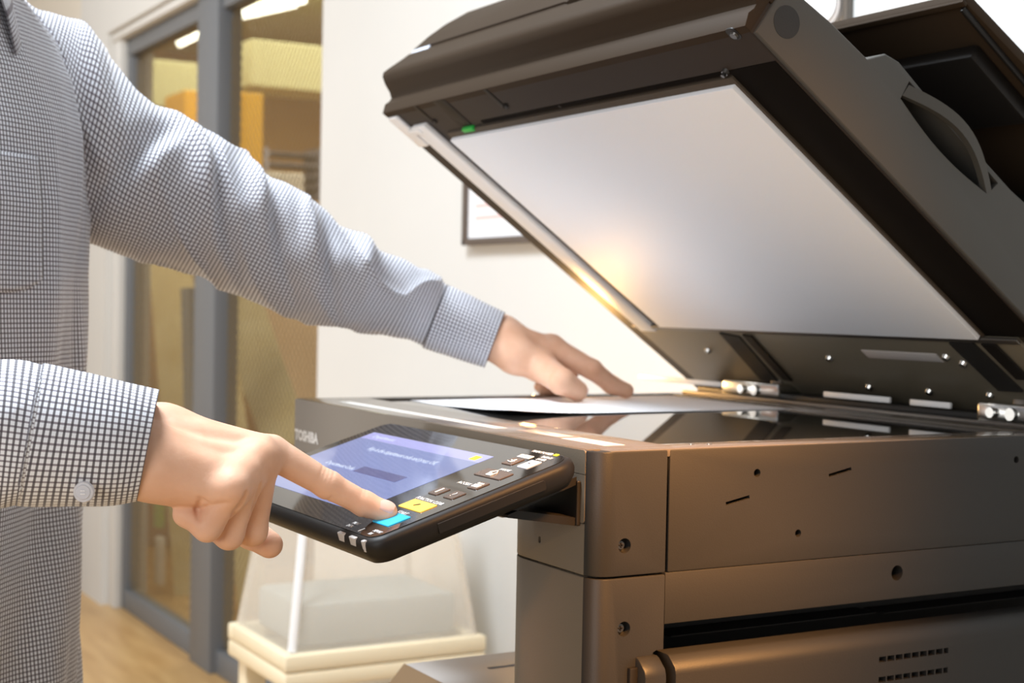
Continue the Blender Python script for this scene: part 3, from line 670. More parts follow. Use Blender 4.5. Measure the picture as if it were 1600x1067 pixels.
k2 = key(.0080, .0222, -.0309, -.0172, 'pale_key', 'pale grey key'); ic = B(); ic.tube([PAN(.0165, -.0240, KW), PAN(.0135, -.0240, KW)], .0003, 5); P('symbol', 'steel', ic, k2)
k3 = key(.0073, .0452, -.0545, -.0416, 'key', 'wide key with house sign')
ic = B()
hx = [(.0310, -.0478), (.0262, -.0438), (.0214, -.0478)]
ic.tube([PAN(u, v, KW) for u, v in hx], .0005, 5).tube([PAN(u, v, KW) for u, v in ((.0295, -.0474), (.0295, -.0522), (.0229, -.0522), (.0229, -.0474))], .0005, 5).tube([PAN(.0262, -.0522, KW), PAN(.0262, -.0488, KW)], .0007, 5)
P('symbol', 'print', ic, k3)
k4 = key(.0068, .0200, -.0741, -.0617, 'key'); ic = B()
for uu in (.0165, .0135, .0105): ic.cyl((uu, -.0655, .0011), (0, 0, 1), .0011, .0006, 8, xf=PAN).box((uu-.0013, -.0715, .0012), (uu+.0013, -.0672, .0016), xf=PAN)
P('symbol', 'print', ic, k4)
k5 = key(.0302, .0436, -.0936, -.0812, 'key'); P('symbol', 'print', B().box((.0360, -.0905, .0012), (.0377, -.0830, .0016), xf=PAN), k5)
k6 = key(.0066, .0205, -.0935, -.0811, 'key'); P('symbol', 'print', B().text('?', .0095, T(.0158, -.0905, .0016)), k6)
k7 = key(.0060, .0412, -.1188, -.1048, 'yellow', 'yellow key'); P('symbol', 'steel', B().bar(PAN(.0262, -.1135, .0015), PAN(.0222, -.1100, .0015), .0010, .0006, up=PNV), k7)
k8 = key(.0038, .0300, -.1448, -.1268, 'blue', 'bright blue key pressed by the finger')
P('sticker', 'print', B().box((.0292, -.0161, .0006), (.0465, -.0111, .0009), xf=PAN), label='white counter sticker')
for (wd_, sz_, u_, v_, ww_) in (('MAIN POWER', .0048, .0445, -.0045, .028), ('ENERGY', .0042, .0215, -.0105, .0145), ('SAVER', .0042, .0215, -.0150, .0125), ('HOME', .0044, .0320, -.0402, .0140),
        ('ACCESS', .0048, .0410, -.0705, .0180), ('FUNCTION CLEAR', .0052, .0440, -.1035, .0400), ('START', .0048, .0290, -.1262, .0150), ('PRINT', .0042, .0440, -.1538, .0100), ('DATA', .0042, .0440, -.1585, .0085), ('MEMORY', .0042, .0085, -.1545, .0120), ('RX', .0042, .0065, -.1590, .0045)):
    P('lettering', 'print', B().text(wd_, sz_, T(u_, v_, .0008), width=ww_, bold=.00008))
P('mark', 'print', B().box((.0201, -.1600, .0007), (.0206, -.1545, .0009), xf=PAN))
P('lettering', 'print_dark', B().text('COUNTER', .0042, T(.0455, -.0155, .0011), width=.0150))
P('power_light', 'led', B().box((.0098, -.0040, .0006), (.0142, -.0012, .0010), xf=PAN), label='small yellow light')
for u0, u1 in ((.0320, .0420), (.0125, .0225), (-.0020, .0025)):
    P('status_window', 'lamp_grey', B().box((u0, V0-.0002, -.0085), (u1, V0+.0028, -.0006), .0006, xf=PAN))
# side cover plate and its outline on the near edge
pl = B().prism(rrect(-.117, -.030, -.0125, -.0052, (.002, 0, 0, .002), 4), U0-.0009, U0+.002, ax=1, bev=.0004, seg=1, xf=lambda v, u, wz: PAN(u, v, wz)); P('side_plate', 'black', pl, smooth=True)
# arm that carries the panel
arm = B()
p1 = [( .0, -.020), (.0, -.056), (-.018, -.058), (-.100, -.052), (-.100, -.047), (-.040, -.030)]
arm.box((-.0035, .020, -.0560), (.0, .090, -.0230), .001)
arm.prism([(-.0030, -.020), (-.0030, -.026), (-.060, -.0450), (-.060, -.0380)], .022, .085, ax=1)
arm.prism([(-.0030, -.0500), (-.0030, -.0560), (-.060, -.0470), (-.060, -.0410)], .022, .090, ax=1)
arm.obj('panel_arm', M['black'], cop, smooth=False)

# paper on the glass
pp1, pp2, pp3 = (.118, .548), (.112, .325), (.455, .330)
pb = B(); nx, ny = 24, 14; vs = []; fs = []
for i in range(nx+1):
    for j in range(ny+1):
        a, c = i/nx, j/ny
        lift = .0045*max(0, 1-a*3.2)**2*max(0, 1-c*1.6)+.0012*max(0, 1-c*5)*(1-a)
        vs.append((.110+.345*a+.006*c, .322+.224*c+.006*a, -.0010+lift))
for i in range(nx):
    for j in range(ny): q = i*(ny+1)+j; fs.append((q, q+ny+1, q+ny+2, q+1))
nv = len(vs); vs += [(x, y, z-.0004) for x, y, z in vs]; fs += [tuple(k+nv for k in f[::-1]) for f in fs]
edge = [i*(ny+1) for i in range(nx+1)]+[nx*(ny+1)+j for j in range(1, ny+1)]+[i*(ny+1)+ny for i in range(nx-1, -1, -1)]+[j for j in range(ny-1, 0, -1)]
for k in range(len(edge)): a, c = edge[k], edge[(k+1) % len(edge)]; fs.append((a, a+nv, c+nv, c))
tag(pb.add(vs, fs).obj('paper_sheet', M['paper'], top_origin=(.28, .43, 0)), 'white paper sheet held on the scanner glass by the left hand', 'paper')

# ================================================================== PERSON
def grid(lo, hi, h):
    n = np.ceil((np.array(hi)-np.array(lo))/h).astype(int)+1
    return np.full(tuple(n), 0.05, np.float32), np.array(lo, float), h
def smin(a, b, k):
    if k <= 0: return np.minimum(a, b)
    hh = np.clip(0.5+0.5*(b-a)/k, 0, 1); return b*(1-hh)+a*hh-k*hh*(1-hh)
def cone(G, a, b, ra, rb, k):
    """smooth union of a tapered capsule into the grid"""
    F, lo, h = G; a = np.array(a, float); b = np.array(b, float); m = max(ra, rb)+.014
    i0 = np.maximum(((np.minimum(a, b)-m-lo)/h).astype(int), 0); i1 = np.minimum(((np.maximum(a, b)+m-lo)/h).astype(int)+2, F.shape)
    if np.any(i1 <= i0): return
    X = (lo[0]+h*np.arange(i0[0], i1[0]))[:, None, None]-a[0]; Y = (lo[1]+h*np.arange(i0[1], i1[1]))[None, :, None]-a[1]; Z = (lo[2]+h*np.arange(i0[2], i1[2]))[None, None, :]-a[2]
    d = b-a; L2 = max(d@d, 1e-12); t = np.clip((X*d[0]+Y*d[1]+Z*d[2])/L2, 0, 1)
    D = np.sqrt((X-t*d[0])**2+(Y-t*d[1])**2+(Z-t*d[2])**2)-(ra+(rb-ra)*t)
    S = (slice(i0[0], i1[0]), slice(i0[1], i1[1]), slice(i0[2], i1[2])); F[S] = smin(F[S], D.astype(np.float32), k)
def groove(G, c, ax, amp, wdt, R):
    """shallow crease ring around axis ax at c, inside radius R"""
    F, lo, h = G; c = np.array(c, float); ax = np.array(ax)/np.linalg.norm(ax); m = R+.004
    i0 = np.maximum(((c-m-lo)/h).astype(int), 0); i1 = np.minimum(((c+m-lo)/h).astype(int)+2, F.shape)
    X = (lo[0]+h*np.arange(i0[0], i1[0]))[:, None, None]-c[0]; Y = (lo[1]+h*np.arange(i0[1], i1[1]))[None, :, None]-c[1]; Z = (lo[2]+h*np.arange(i0[2], i1[2]))[None, None, :]-c[2]
    t = X*ax[0]+Y*ax[1]+Z*ax[2]; rr = X*X+Y*Y+Z*Z
    S = (slice(i0[0], i1[0]), slice(i0[1], i1[1]), slice(i0[2], i1[2])); F[S] += (amp*np.exp(-(t/wdt)**2)*np.exp(-(rr/(R*R))**2)).astype(np.float32)
def surface(G):
    F, lo, h = G; N = np.array(F.shape)-1
    ins = F < 0
    cnt = sum(ins[dx:N[0]+dx, dy:N[1]+dy, dz:N[2]+dz].astype(np.int8) for dx in (0, 1) for dy in (0, 1) for dz in (0, 1))
    act = (cnt > 0) & (cnt < 8); idx = np.full(act.shape, -1, np.int64); cells = np.argwhere(act); idx[act] = np.arange(len(cells))
    P = np.zeros((len(cells), 3)); C = np.zeros(len(cells))
    cor = {o: F[cells[:, 0]+o[0], cells[:, 1]+o[1], cells[:, 2]+o[2]].astype(float) for o in [(a, b, c) for a in (0, 1) for b in (0, 1) for c in (0, 1)]}
    for o in cor:
        for ax in range(3):
            if o[ax] == 0:
                q = list(o); q[ax] = 1; f0, f1 = cor[o], cor[tuple(q)]; s = (f0 < 0) != (f1 < 0)
                t = np.where(s, f0/np.where(f0-f1 == 0, 1, f0-f1), 0); p = np.tile(np.array(o, float), (len(cells), 1)); p[:, ax] += t
                P[s] += p[s]; C[s] += 1
    V = lo+h*(cells+P/C[:, None]); Q = []
    for ax in range(3):
        a1, a2 = (ax+1) % 3, (ax+2) % 3
        sl0 = [slice(None)]*3; sl1 = [slice(None)]*3; sl0[ax] = slice(0, -1); sl1[ax] = slice(1, None)
        e = np.argwhere(ins[tuple(sl0)] != ins[tuple(sl1)]); e = e[(e[:, a1] > 0) & (e[:, a2] > 0) & (e[:, a1] < N[a1]) & (e[:, a2] < N[a2])]
        inside = ins[e[:, 0], e[:, 1], e[:, 2]]
        def g(d1, d2): q = e.copy(); q[:, a1] -= d1; q[:, a2] -= d2; return idx[q[:, 0], q[:, 1], q[:, 2]]
        q = np.stack([g(1, 1), g(0, 1), g(0, 0), g(1, 0)], 1); q[~inside] = q[~inside][:, ::-1]; Q.append(q)
    return V, np.concatenate(Q)
def pts(L): return [dep(*p) for p in L]
VX, QX = [], []
def collect(G):
    V, Q = surface(G); off = sum(len(v) for v in VX); VX.append(V); QX.append(Q+off)

# --- right hand (near): index finger on the blue key, the others folded
CD = _f                                             # depth direction
key_c = PAN(.026, -.1355, .0014)                    # where the finger pad touches
tipd = (key_c-CAM)@_f
wr_r, wr_u = dep(252, 689, .990), dep(233, 722, .955)
fo_r, fo_u = dep(60, 675, .948), dep(50, 695, .934)
iM, iP, iD = dep(424, 706, .998), dep(512, 757, 1.008), dep(569, 787, tipd+.001)
iT = dep(604, 800, tipd+.001)
mM, rM, pM = dep(409, 727, .985), dep(386, 750, .971), dep(358, 776, .957)
mP, rP, pP = dep(394, 829, .994), dep(358, 835, .976), dep(324, 824, .957)
mD, rD, pD = dep(345, 822, 1.012), dep(316, 815, .996), dep(291, 803, .961)
mT, rT, pT = dep(350, 792, 1.010), dep(325, 785, .996), dep(308, 789, .966)
tC, tM, tI, tT = dep(285, 715, 1.012), dep(345, 785, 1.030), dep(392, 832, 1.024), dep(421, 851, 1.012)
allp = np.array([wr_r, wr_u, iT, mP, pD, tT, tM, iM, pM, fo_r, fo_u])
G = grid(allp.min(0)-.032, allp.max(0)+.032, .00090)
# palm and wrist
cone(G, fo_r, wr_r, .020, .0200, 0); cone(G, fo_u, wr_u, .020, .0195, .02)
cone(G, wr_r, iM, .0200, .0108, .016); cone(G, wr_r, mM, .0190, .0105, .014); cone(G, wr_u, rM, .0190, .0105, .014); cone(G, wr_u, pM, .0195, .0108, .014)
hyp = dep(284, 749, .968); cone(G, wr_u, hyp, .018, .0155, .014)
palmc = dep(330, 752, 1.005); cone(G, wr_r, palmc, .016, .014, .015); cone(G, dep(300, 722, .985), dep(380, 738, .995), .019, .013, .014)
cone(G, tC, tM, .0150, .0125, .012)
# tendons and knuckle crests
for (a, b_) in ((dep(275, 672, .974), dep(413, 691, .987)), (dep(270, 690, .957), dep(393, 714, .973)), (dep(262, 708, .947), dep(372, 738, .958))):
    cone(G, a, b_, .0030, .0036, .010)
for c, r in ((dep(405, 714, .977), .0086), (dep(382, 738, .962), .0086), (dep(364, 761, .948), .0092)): cone(G, c, c+V3(0, 0, .0003), r, r, .011)
# folded fingers
def finger(G, J, R, kp, ks=.005):
    for i in range(len(J)-1): cone(G, J[i], J[i+1], R[i], R[i+1], kp if i == 0 else ks)
F1 = grid(G[1], G[1]+G[2]*(np.array(G[0].shape)-1), G[2])
def addfinger(J, R, k, bump=True, ks=.004, gk=.0022):
    H = (np.full(G[0].shape, 0.05, np.float32), G[1], G[2])
    for i in range(len(J)-1): cone(H, J[i], J[i+1], R[i], R[i+1], ks if i else 0)
    return H[0]
fi = addfinger([iM, iP, iD, iT], [.0115, .0094, .0084, .0075], 0)
fm = addfinger([mM, mP, mD, mT], [.0108, .0098, .0086, .0076], 0)
fr_ = addfinger([rM, rP, rD, rT], [.0105, .0095, .0083, .0073], 0)
fp = addfinger([pM, pP, pD, pT], [.0100, .0088, .0078, .0068], 0)
ft = addfinger([tM, tI, tT], [.0125, .0108, .0092], 0)
A = smin(smin(fm, fr_, .0004), fp, .0004)
A = smin(A, fi, .0035); A = smin(A, ft, .0018)
# the folded fingers blend strongly only at their roots
G[0][:] = smin(G[0], A, .0030)
# finger joints: slight swellings and creases
def sw(c, r, k=.006): cone(G, c, c+V3(0, 0, .0003), r, r, k)

ai = (iD-iP)/np.linalg.norm(iD-iP)
for d in (-.0042, -.0014, .0014, .0042): groove(G, iP+ai*d+_u*.009-CD*.004, ai, .00055, .00085, .0085)
for d in (-.0018, .0008): groove(G, iD+ai*d+_u*.008-CD*.003, ai, .0004, .0008, .007)
groove(G, iD-_u*.008, ai, .0005, .001, .007); groove(G, iP-_u*.009, ai, .0006, .0011, .008)
groove(G, dep(338, 788, .948), (dep(345, 815, .95)-dep(335, 770, .95)), .0011, .0016, .011)
def carve(G, a, b, amp, wdt):
    F, lo, h = G; a = np.array(a, float); b = np.array(b, float); m = .008
    i0 = np.maximum(((np.minimum(a, b)-m-lo)/h).astype(int), 0); i1 = np.minimum(((np.maximum(a, b)+m-lo)/h).astype(int)+2, F.shape)
    X = (lo[0]+h*np.arange(i0[0], i1[0]))[:, None, None]-a[0]; Y = (lo[1]+h*np.arange(i0[1], i1[1]))[None, :, None]-a[1]; Z = (lo[2]+h*np.arange(i0[2], i1[2]))[None, None, :]-a[2]
    d = b-a; t = np.clip((X*d[0]+Y*d[1]+Z*d[2])/(d@d), 0, 1); q = (X-t*d[0])**2+(Y-t*d[1])**2+(Z-t*d[2])**2
    S = (slice(i0[0], i1[0]), slice(i0[1], i1[1]), slice(i0[2], i1[2])); F[S] += (amp*np.sin(np.pi*np.clip(.15+.85*t, 0, 1)*.9)**.5*np.exp(-q/(wdt*wdt))).astype(np.float32)
def near_surface(x, y):                              # first point of the hand along the line of sight through (x, y)
    F, lo, h = G
    for d in np.arange(.88, 1.08, .0004):
        p = dep(x, y, d); i = np.round((p-lo)/h).astype(int)
        if np.all(i >= 0) and np.all(i < F.shape) and F[tuple(i)] < 0: return p
    return dep(x, y, .98)
for P_, amp in ((((384, 770), (366, 802), (342, 842)), .0030), (((406, 758), (396, 795), (381, 846)), .0030), (((314, 782), (308, 796), (311, 812)), .0030), (((312, 778), (326, 787)), .0016)):
    for k in range(len(P_)-1): carve(G, near_surface(*P_[k]), near_surface(*P_[k+1]), amp, .0016)
collect(G)
RIGHT_TIP = (iD, iT)

# --- left hand (far): index finger and thumb pressing the paper
zc = .0006
lT = onZ(978, 621, zc); lT[2] = .0084; lTd = (lT-CAM)@_f
hT = onZ(902, 626, zc); hT[2] = .0112; hTd = (hT-CAM)@_f
lw_r, lw_u = dep(779, 531, 1.662), dep(784, 524, 1.690)
lf_r, lf_u = dep(712, 496, 1.650), dep(716, 492, 1.672)
liM, liP, liD = dep(864, 546, 1.685), dep(925, 577, lTd-.024), dep(955, 601, lTd-.008)
lmM, lrM, lpM = dep(864, 550, 1.706), dep(858, 551, 1.726), dep(846, 555, 1.744)
lmP, lmD, lmT = dep(890, 580, 1.712), dep(868, 606, 1.722), dep(850, 608, 1.712)
lrP, lrD, lrT = dep(880, 586, 1.748), dep(862, 608, 1.742), dep(848, 607, 1.732)
lpP, lpD, lpT = dep(864, 588, 1.764), dep(852, 606, 1.758), dep(843, 604, 1.748)
hC, hM, hI = dep(806, 556, 1.652), dep(845, 573, 1.650), dep(878, 596, hTd-.010)
allp = np.array([lw_r, lw_u, lT, hT, lpD, lpM, liM, lf_r, lf_u, hM, lpP]); 
G = grid(allp.min(0)-.032, allp.max(0)+.032, .00130)
G[1][2] = max(G[1][2], -.0040)
cone(G, lf_r, lw_r, .020, .0205, 0); cone(G, lf_u, lw_u, .020, .0200, .02)
cone(G, lw_r, liM, .0200, .0125, .016); cone(G, lw_r, lmM, .018, .0125, .014); cone(G, lw_u, lrM, .018, .012, .014); cone(G, lw_u, lpM, .018, .0115, .014)
cone(G, lw_r, hC, .018, .0185, .014); cone(G, hC, hM, .0180, .0150, .014); cone(G, hM, dep(862, 556, 1.685), .0125, .012, .014)
for c, r in ((dep(862, 536, 1.684), .0090),): cone(G, c, c+V3(0, 0, .0003), r, r, .008)
fi = addfinger([liM, liP, liD, lT], [.0150, .0112, .0100, .0087], 0)
fm = addfinger([lmM, lmP, lmD, lmT], [.0112, .0100, .0088, .0078], 0); fr_ = addfinger([lrM, lrP, lrD, lrT], [.0108, .0097, .0085, .0075], 0); fp = addfinger([lpM, lpP, lpD, lpT], [.0100, .0086, .0076, .0068], 0)
ft = addfinger([hM, hI, hT], [.0165, .0142, .0115], 0)
A = smin(smin(fm, fr_, .0016), fp, .0016); A = smin(A, fi, .003); A = smin(A, ft, .003)
G[0][:] = smin(G[0], A, .0055)
collect(G)

# --- body: head, torso, legs, arms (the shirt covers all but neck, head and hands)
CEN = V3(-.405, .490, 0); LD = V3(.74, .672, 0); LD /= np.linalg.norm(LD); FD = V3(LD[1], -LD[0], 0)
def BD(l, f, z): return CEN+LD*l+FD*f+V3(0, 0, z)
sh_r, sh_l = BD(-.155, 0, .300), dep(60, 170, 1.46)
el_r = V3(-.525, .175, .045); el_l = dep(345, 328, 1.505)
wl = (lf_r+lf_u)/2; wr = (fo_r+fo_u)/2
G = grid(CEN+V3(-.42, -.42, -1.02), CEN+V3(.80, .42, .74), .0085)
for z0, z1, ra, rb, ww in ((.26, .12, .078, .084, .085), (.12, -.05, .084, .080, .075), (-.05, -.16, .080, .090, .06)):
    for sgn in (-1, 1): cone(G, BD(sgn*ww, 0, z0), BD(sgn*ww, 0, z1), ra, rb, .05)
cone(G, BD(0, 0, .26), BD(0, .0, -.14), .085, .092, .04)
for a, e, wv in ((sh_r, el_r, wr), (sh_l, el_l, wl)):
    cone(G, a, e, .042, .033, .01); cone(G, e, wv, .033, .020, .01)
cone(G, BD(0, -.01, .33), BD(0, .02, .45), .060, .055, .04)
hc = BD(0, .045, .575)
cone(G, hc+V3(0, 0, .035)-FD*.015, hc+V3(0, 0, .02)+FD*.01, .092, .088, .02); cone(G, hc+FD*.03-V3(0, 0, .03), hc+FD*.045-V3(0, 0, .085), .062, .040, .03)
cone(G, hc+FD*.092+V3(0, 0, .005), hc+FD*.112-V3(0, 0, .03), .010, .016, .012)
cone(G, hc+FD*.078-V3(0, 0, .062)-LD*.015, hc+FD*.078-V3(0, 0, .062)+LD*.015, .012, .012, .008)
for sgn in (-1, 1):
    cone(G, hc+LD*sgn*.084+V3(0, 0, .005), hc+LD*sgn*.088-V3(0, 0, .035), .018, .013, .008)
    hip, kn, an = BD(sgn*.085, 0, -.17), BD(sgn*.10, .02, -.52), BD(sgn*.11, 0, -.91)
    cone(G, hip, kn, .082, .055, .03); cone(G, kn, an, .054, .036, .02)
    cone(G, an+V3(0, 0, -.02), BD(sgn*.12, .14, -.955), .036, .030, .02)
for c, r in ((hc+FD*.085-V3(0, 0, .0545), .0075), (hc+FD*.084-V3(0, 0, .0665), .0080)): cone(G, c-LD*.018, c+LD*.018, r, r, .003)
collect(G)
per = empty('person', (CEN[0], CEN[1], FLOOR), 'person in a checked shirt pressing the copier panel and paper', 'person')
Vb = np.concatenate(VX); Qb = np.concatenate(QX)
me = bpy.data.meshes.new('body'); me.vertices.add(len(Vb)); me.vertices.foreach_set('co', (Vb-ORG['person']).astype(np.float32).ravel())
me.loops.add(Qb.size); me.loops.foreach_set('vertex_index', Qb.astype(np.int32).ravel()); me.polygons.add(len(Qb)); me.polygons.foreach_set('loop_start', np.arange(0, Qb.size, 4, dtype=np.int32))
me.polygons.foreach_set('use_smooth', np.ones(len(Qb), bool)); me.update(calc_edges=True); me.validate(); me.materials.append(M['skin'])
body = bpy.data.objects.new('body', me); COL.objects.link(body); body.parent = per; ORG[body.name] = ORG['person']
ms = body.modifiers.new('smooth', 'SMOOTH'); ms.factor = .5; ms.iterations = 2
# fingernails: curved plates
def nail(c, ax, up, ln, wd, thick=.0006):
    ax = ax/np.linalg.norm(ax); up = up-ax*(up@ax); up /= np.linalg.norm(up); sd_ = np.cross(ax, up); vs = []; fs = []; nu, nv_ = 8, 8
    for i in range(nu+1):
        for j in range(nv_+1):
            a = (i/nu-.5)*2; b_ = (j/nv_-.5)*2; wloc = wd/2*(1-.16*max(0, a)**3-.10*max(0, -a)**4); lo_ = ln/2*(1-.10*b_*b_)
            vs.append(c+ax*a*lo_+sd_*b_*wloc-up*(.0022*b_*b_*(wd/.011)+.0009*max(0, a)**2+.0004*max(0, -a)))
    for i in range(nu):
        for j in range(nv_): q_ = i*(nv_+1)+j; fs.append((q_, q_+1, q_+nv_+2, q_+nv_+1))
    n0 = len(vs); vs += [v-up*thick for v in vs]; fs += [tuple(k+n0 for k in f[::-1]) for f in fs]
    rimi = [j for j in range(nv_+1)]+[i*(nv_+1)+nv_ for i in range(1, nu+1)]+[nu*(nv_+1)+j for j in range(nv_-1, -1, -1)]+[i*(nv_+1) for i in range(nu-1, 0, -1)]
    for k in range(len(rimi)): a, c_ = rimi[k], rimi[(k+1) % len(rimi)]; fs.append((a, c_, c_+n0, a+n0))
    return B().add(vs, fs).obj('fingernail', M['nail'], body, angle=60)
upn = _u*.74-_f*.62+_r*.25
dirn = iT-iD; un = upn-dirn*(upn@dirn)/(dirn@dirn); un /= np.linalg.norm(un)
nail(iT+un*.0081-dirn/np.linalg.norm(dirn)*.0018, dirn, un, .0125, .0105)
dh = hT-hI; un = (-_f*.75+_u*.5+_r*.35); un = un-dh*(un@dh)/(dh@dh); un /= np.linalg.norm(un)
nail(hT+un*.0112, dh, un, .0135, .0115)

# --- shirt
def noise1(x, seed):
    r = np.random.default_rng(seed).random(512); i = np.floor(x).astype(int); f = x-i; f = f*f*(3-2*f); return r[i % 512]*(1-f)+r[(i+1) % 512]*f
def noise2(x, y, seed):
    r = np.random.default_rng(seed).random((64, 64)); i = np.floor(x).astype(int); j = np.floor(y).astype(int); f = x-i; g_ = y-j; f = f*f*(3-2*f); g_ = g_*g_*(3-2*g_)
    return (r[i % 64, j % 64]*(1-f)+r[(i+1) % 64, j % 64]*f)*(1-g_)+(r[i % 64, (j+1) % 64]*(1-f)+r[(i+1) % 64, (j+1) % 64]*f)*g_
def cloth(name, P, U, parent, wrap=True, thick=.0011, m='shirt'):
    """P: (n, k, 3) rows of points, U: (n, k, 2) uv in metres; thick > 0 gives the cloth a second side"""
    n, k = P.shape[:2]; fs = []; uvs = []
    kk = k-1
    for i in range(n-1):
        for j in range(kk):
            fs.append((i*k+j, i*k+j+1, (i+1)*k+j+1, (i+1)*k+j)); uvs += [U[i, j], U[i, j+1], U[i+1, j+1], U[i+1, j]]
    me = bpy.data.meshes.new(name); me.from_pydata([tuple(p) for p in (P.reshape(-1, 3)-ORG[parent.name])], [], fs)
    ul = me.uv_layers.new(name='UVMap'); ul.data.foreach_set('uv', np.array(uvs, np.float32).ravel())
    for p in me.polygons: p.use_smooth = True
    bm = bmesh.new(); bm.from_mesh(me)
    if wrap: bmesh.ops.remove_doubles(bm, verts=bm.verts, dist=1e-6)
    bmesh.ops.recalc_face_normals(bm, faces=bm.faces); bm.to_mesh(me); bm.free()
    me.materials.append(M[m]); o = bpy.data.objects.new(name, me); COL.objects.link(o); o.parent = parent; ORG[o.name] = ORG[parent.name]
    if thick: s = o.modifiers.new('thick', 'SOLIDIFY'); s.thickness = thick; s.offset = -1
    return o
def spline(X, t):
    """Catmull-Rom through rows of X at parameters t in 0..len-1"""
    X = np.array(X, float); n = len(X); i = np.clip(np.floor(t).astype(int), 0, n-2); f = (t-i)[:, None]
    p0, p1, p2, p3 = X[np.maximum(i-1, 0)], X[i], X[i+1], X[np.minimum(i+2, n-1)]
    return .5*((2*p1)+(-p0+p2)*f+(2*p0-5*p1+4*p2-p3)*f**2+(-p0+3*p1-3*p2+p3)*f**3)
TORSO = [(-.300, .188, .128), (-.20, .184, .125), (-.10, .182, .122), (.0, .186, .122), (.10, .193, .124), (.18, .199, .123), (.25, .203, .116), (.30, .199, .104), (.335, .180, .090), (.365, .135, .078), (.390, .090, .070), (.412, .070, .067)]
TA = np.array(TORSO)
def torso_pt(ang, z, off=0):
    """point of the shirt front/back surface at angle ang (0 = left side LD, -90deg.. = front is +90deg)"""
    a = np.interp(z, TA[:, 0], TA[:, 1]); b_ = np.interp(z, TA[:, 0], TA[:, 2])
    c, s = np.cos(ang), np.sin(ang); e = 2/2.4
    l = np.sign(c)*np.abs(c)**e*a; f = np.sign(s)*np.abs(s)**e*b_
    wv = .006*np.sin(ang*9+z*14)*np.clip((.30-z)/.3, 0, 1)+.008*(noise2(ang*5+40, z*9+20+ang*2, 3)-.5)*np.clip((.36-z)/.1, 0, 1)
    wv = wv+.004*(noise2(ang*11+30, z*5+9, 5)-.5)
    n_ = np.stack([c, s], -1); l = l+n_[..., 0]*(wv+off); f = f+n_[..., 1]*(wv+off)
    return CEN+l[..., None]*LD+f[..., None]*FD+np.asarray(z)[..., None]*V3(0, 0, 1)+V3(0, 0, 0)
nz, na = 110, 220
zz = spline(TA, np.linspace(0, len(TA)-1, nz))[:, 0]; an = np.linspace(-math.pi, math.pi, na)
AA, ZZ = np.meshgrid(an, zz); Pt = torso_pt(AA, ZZ)
seg = np.linalg.norm(np.diff(torso_pt(an, np.full(na, .15)), axis=0), axis=1); uu = np.concatenate([[0], np.cumsum(seg)])
Ut = np.stack([np.tile(uu, (nz, 1)), ZZ], -1)
shirt = cloth('shirt', Pt, Ut, per); shirt['label'] = 'white cotton shirt with small dark checks'
def patch(name, a0, a1, z0, z1, off, parent, round_=0, nn=24):
    an_ = np.linspace(a0, a1, nn); z_ = np.linspace(z0, z1, nn); A_, Z_ = np.meshgrid(an_, z_)
    if round_: Z_ = Z_+round_*np.abs((A_-(a0+a1)/2)/((a1-a0)/2))**6*(1-(Z_-z0)/(z1-z0))
    P_ = torso_pt(A_, Z_, off); U_ = np.stack([np.interp(A_, an, uu)+.0013, Z_+.0009], -1); return cloth(name, P_, U_, parent, wrap=False, thick=.0014)

def sleeve(name, rings, n, na_, parent, wr_, seed, rr=1.0, uoff=0, taper_ends=True, folds=()):
    """rings: (top px, bottom px, depth) rows, each an outline pair of the arm; lofted into a tube with wrinkles"""
    R = []
    for (tp, bt, d) in rings:
        T_, B_ = dep(*tp, d), dep(*bt, d); c = (T_+B_)/2; v1 = (T_-B_)/2; R.append(np.concatenate([c, v1, [np.linalg.norm(v1)]]))
    t = np.linspace(0, len(R)-1, n); S = spline(R, t); c = S[:, :3]; v1 = S[:, 3:6]; rad = S[:, 6]
    tang = np.gradient(c, axis=0); tang /= np.linalg.norm(tang, axis=1)[:, None]
    L = np.concatenate([[0], np.cumsum(np.linalg.norm(np.diff(c, axis=0), axis=1))])
    th = np.linspace(0, 2*math.pi, na_); rd = c-CAM; rd /= np.linalg.norm(rd, axis=1)[:, None]; vd = rd-v1*(np.sum(v1*rd, axis=1)/(rad**2))[:, None]; v2 = vd/np.linalg.norm(vd, axis=1)[:, None]*(rad*rr)[:, None]
    r0 = rad.mean(); s_ = (th[None, :]/(2*math.pi))*2*math.pi*r0; l_ = L[:, None]
    TH_ = np.tile(th, (n, 1)); LL = np.tile(L[:, None], (1, na_))
    # wrinkles: slanted ridges, periodic round the arm
    cx, cy = np.cos(TH_)*r0, np.sin(TH_)*r0
    w1 = noise2((LL*18+cx*12+60), (cy*16+LL*4+30), seed)-.5; w2 = noise2((LL*38+cy*26+50), (cx*22-LL*14+40), seed+1)-.5
    rid = 1-2*np.abs(noise2((LL*14+cx*20+20), (cy*10-LL*6+25), seed+2)-.5)*2
    env = np.minimum(1, np.minimum(l_/.02, (L[-1]-l_)/.02)) if taper_ends else np.ones((n, na_))
    disp = wr_*(1.3*w1+.7*w2+.55*np.clip(rid, 0, 1)**3)
    for (l0, th0, sl, wid, amp, span) in folds:       # one fold: crosses (l0, th0), slants by sl metres per radian
        dth = (TH_-th0+math.pi) % (2*math.pi)-math.pi; x = LL-(l0+sl*dth); disp = disp+amp*np.exp(-(x/wid)**2)*np.exp(-(dth/span)**2)
    disp = disp*env
    k_ = 1+disp/rad[:, None]
    P_ = c[:, None, :]+(np.cos(th)[None, :]*k_)[..., None]*v1[:, None, :]+(np.sin(th)[None, :]*k_)[..., None]*v2[:, None, :]
    U_ = np.stack([LL+uoff, np.tile(s_, (n, 1))], -1)
    return cloth(name, P_, U_, parent), P_
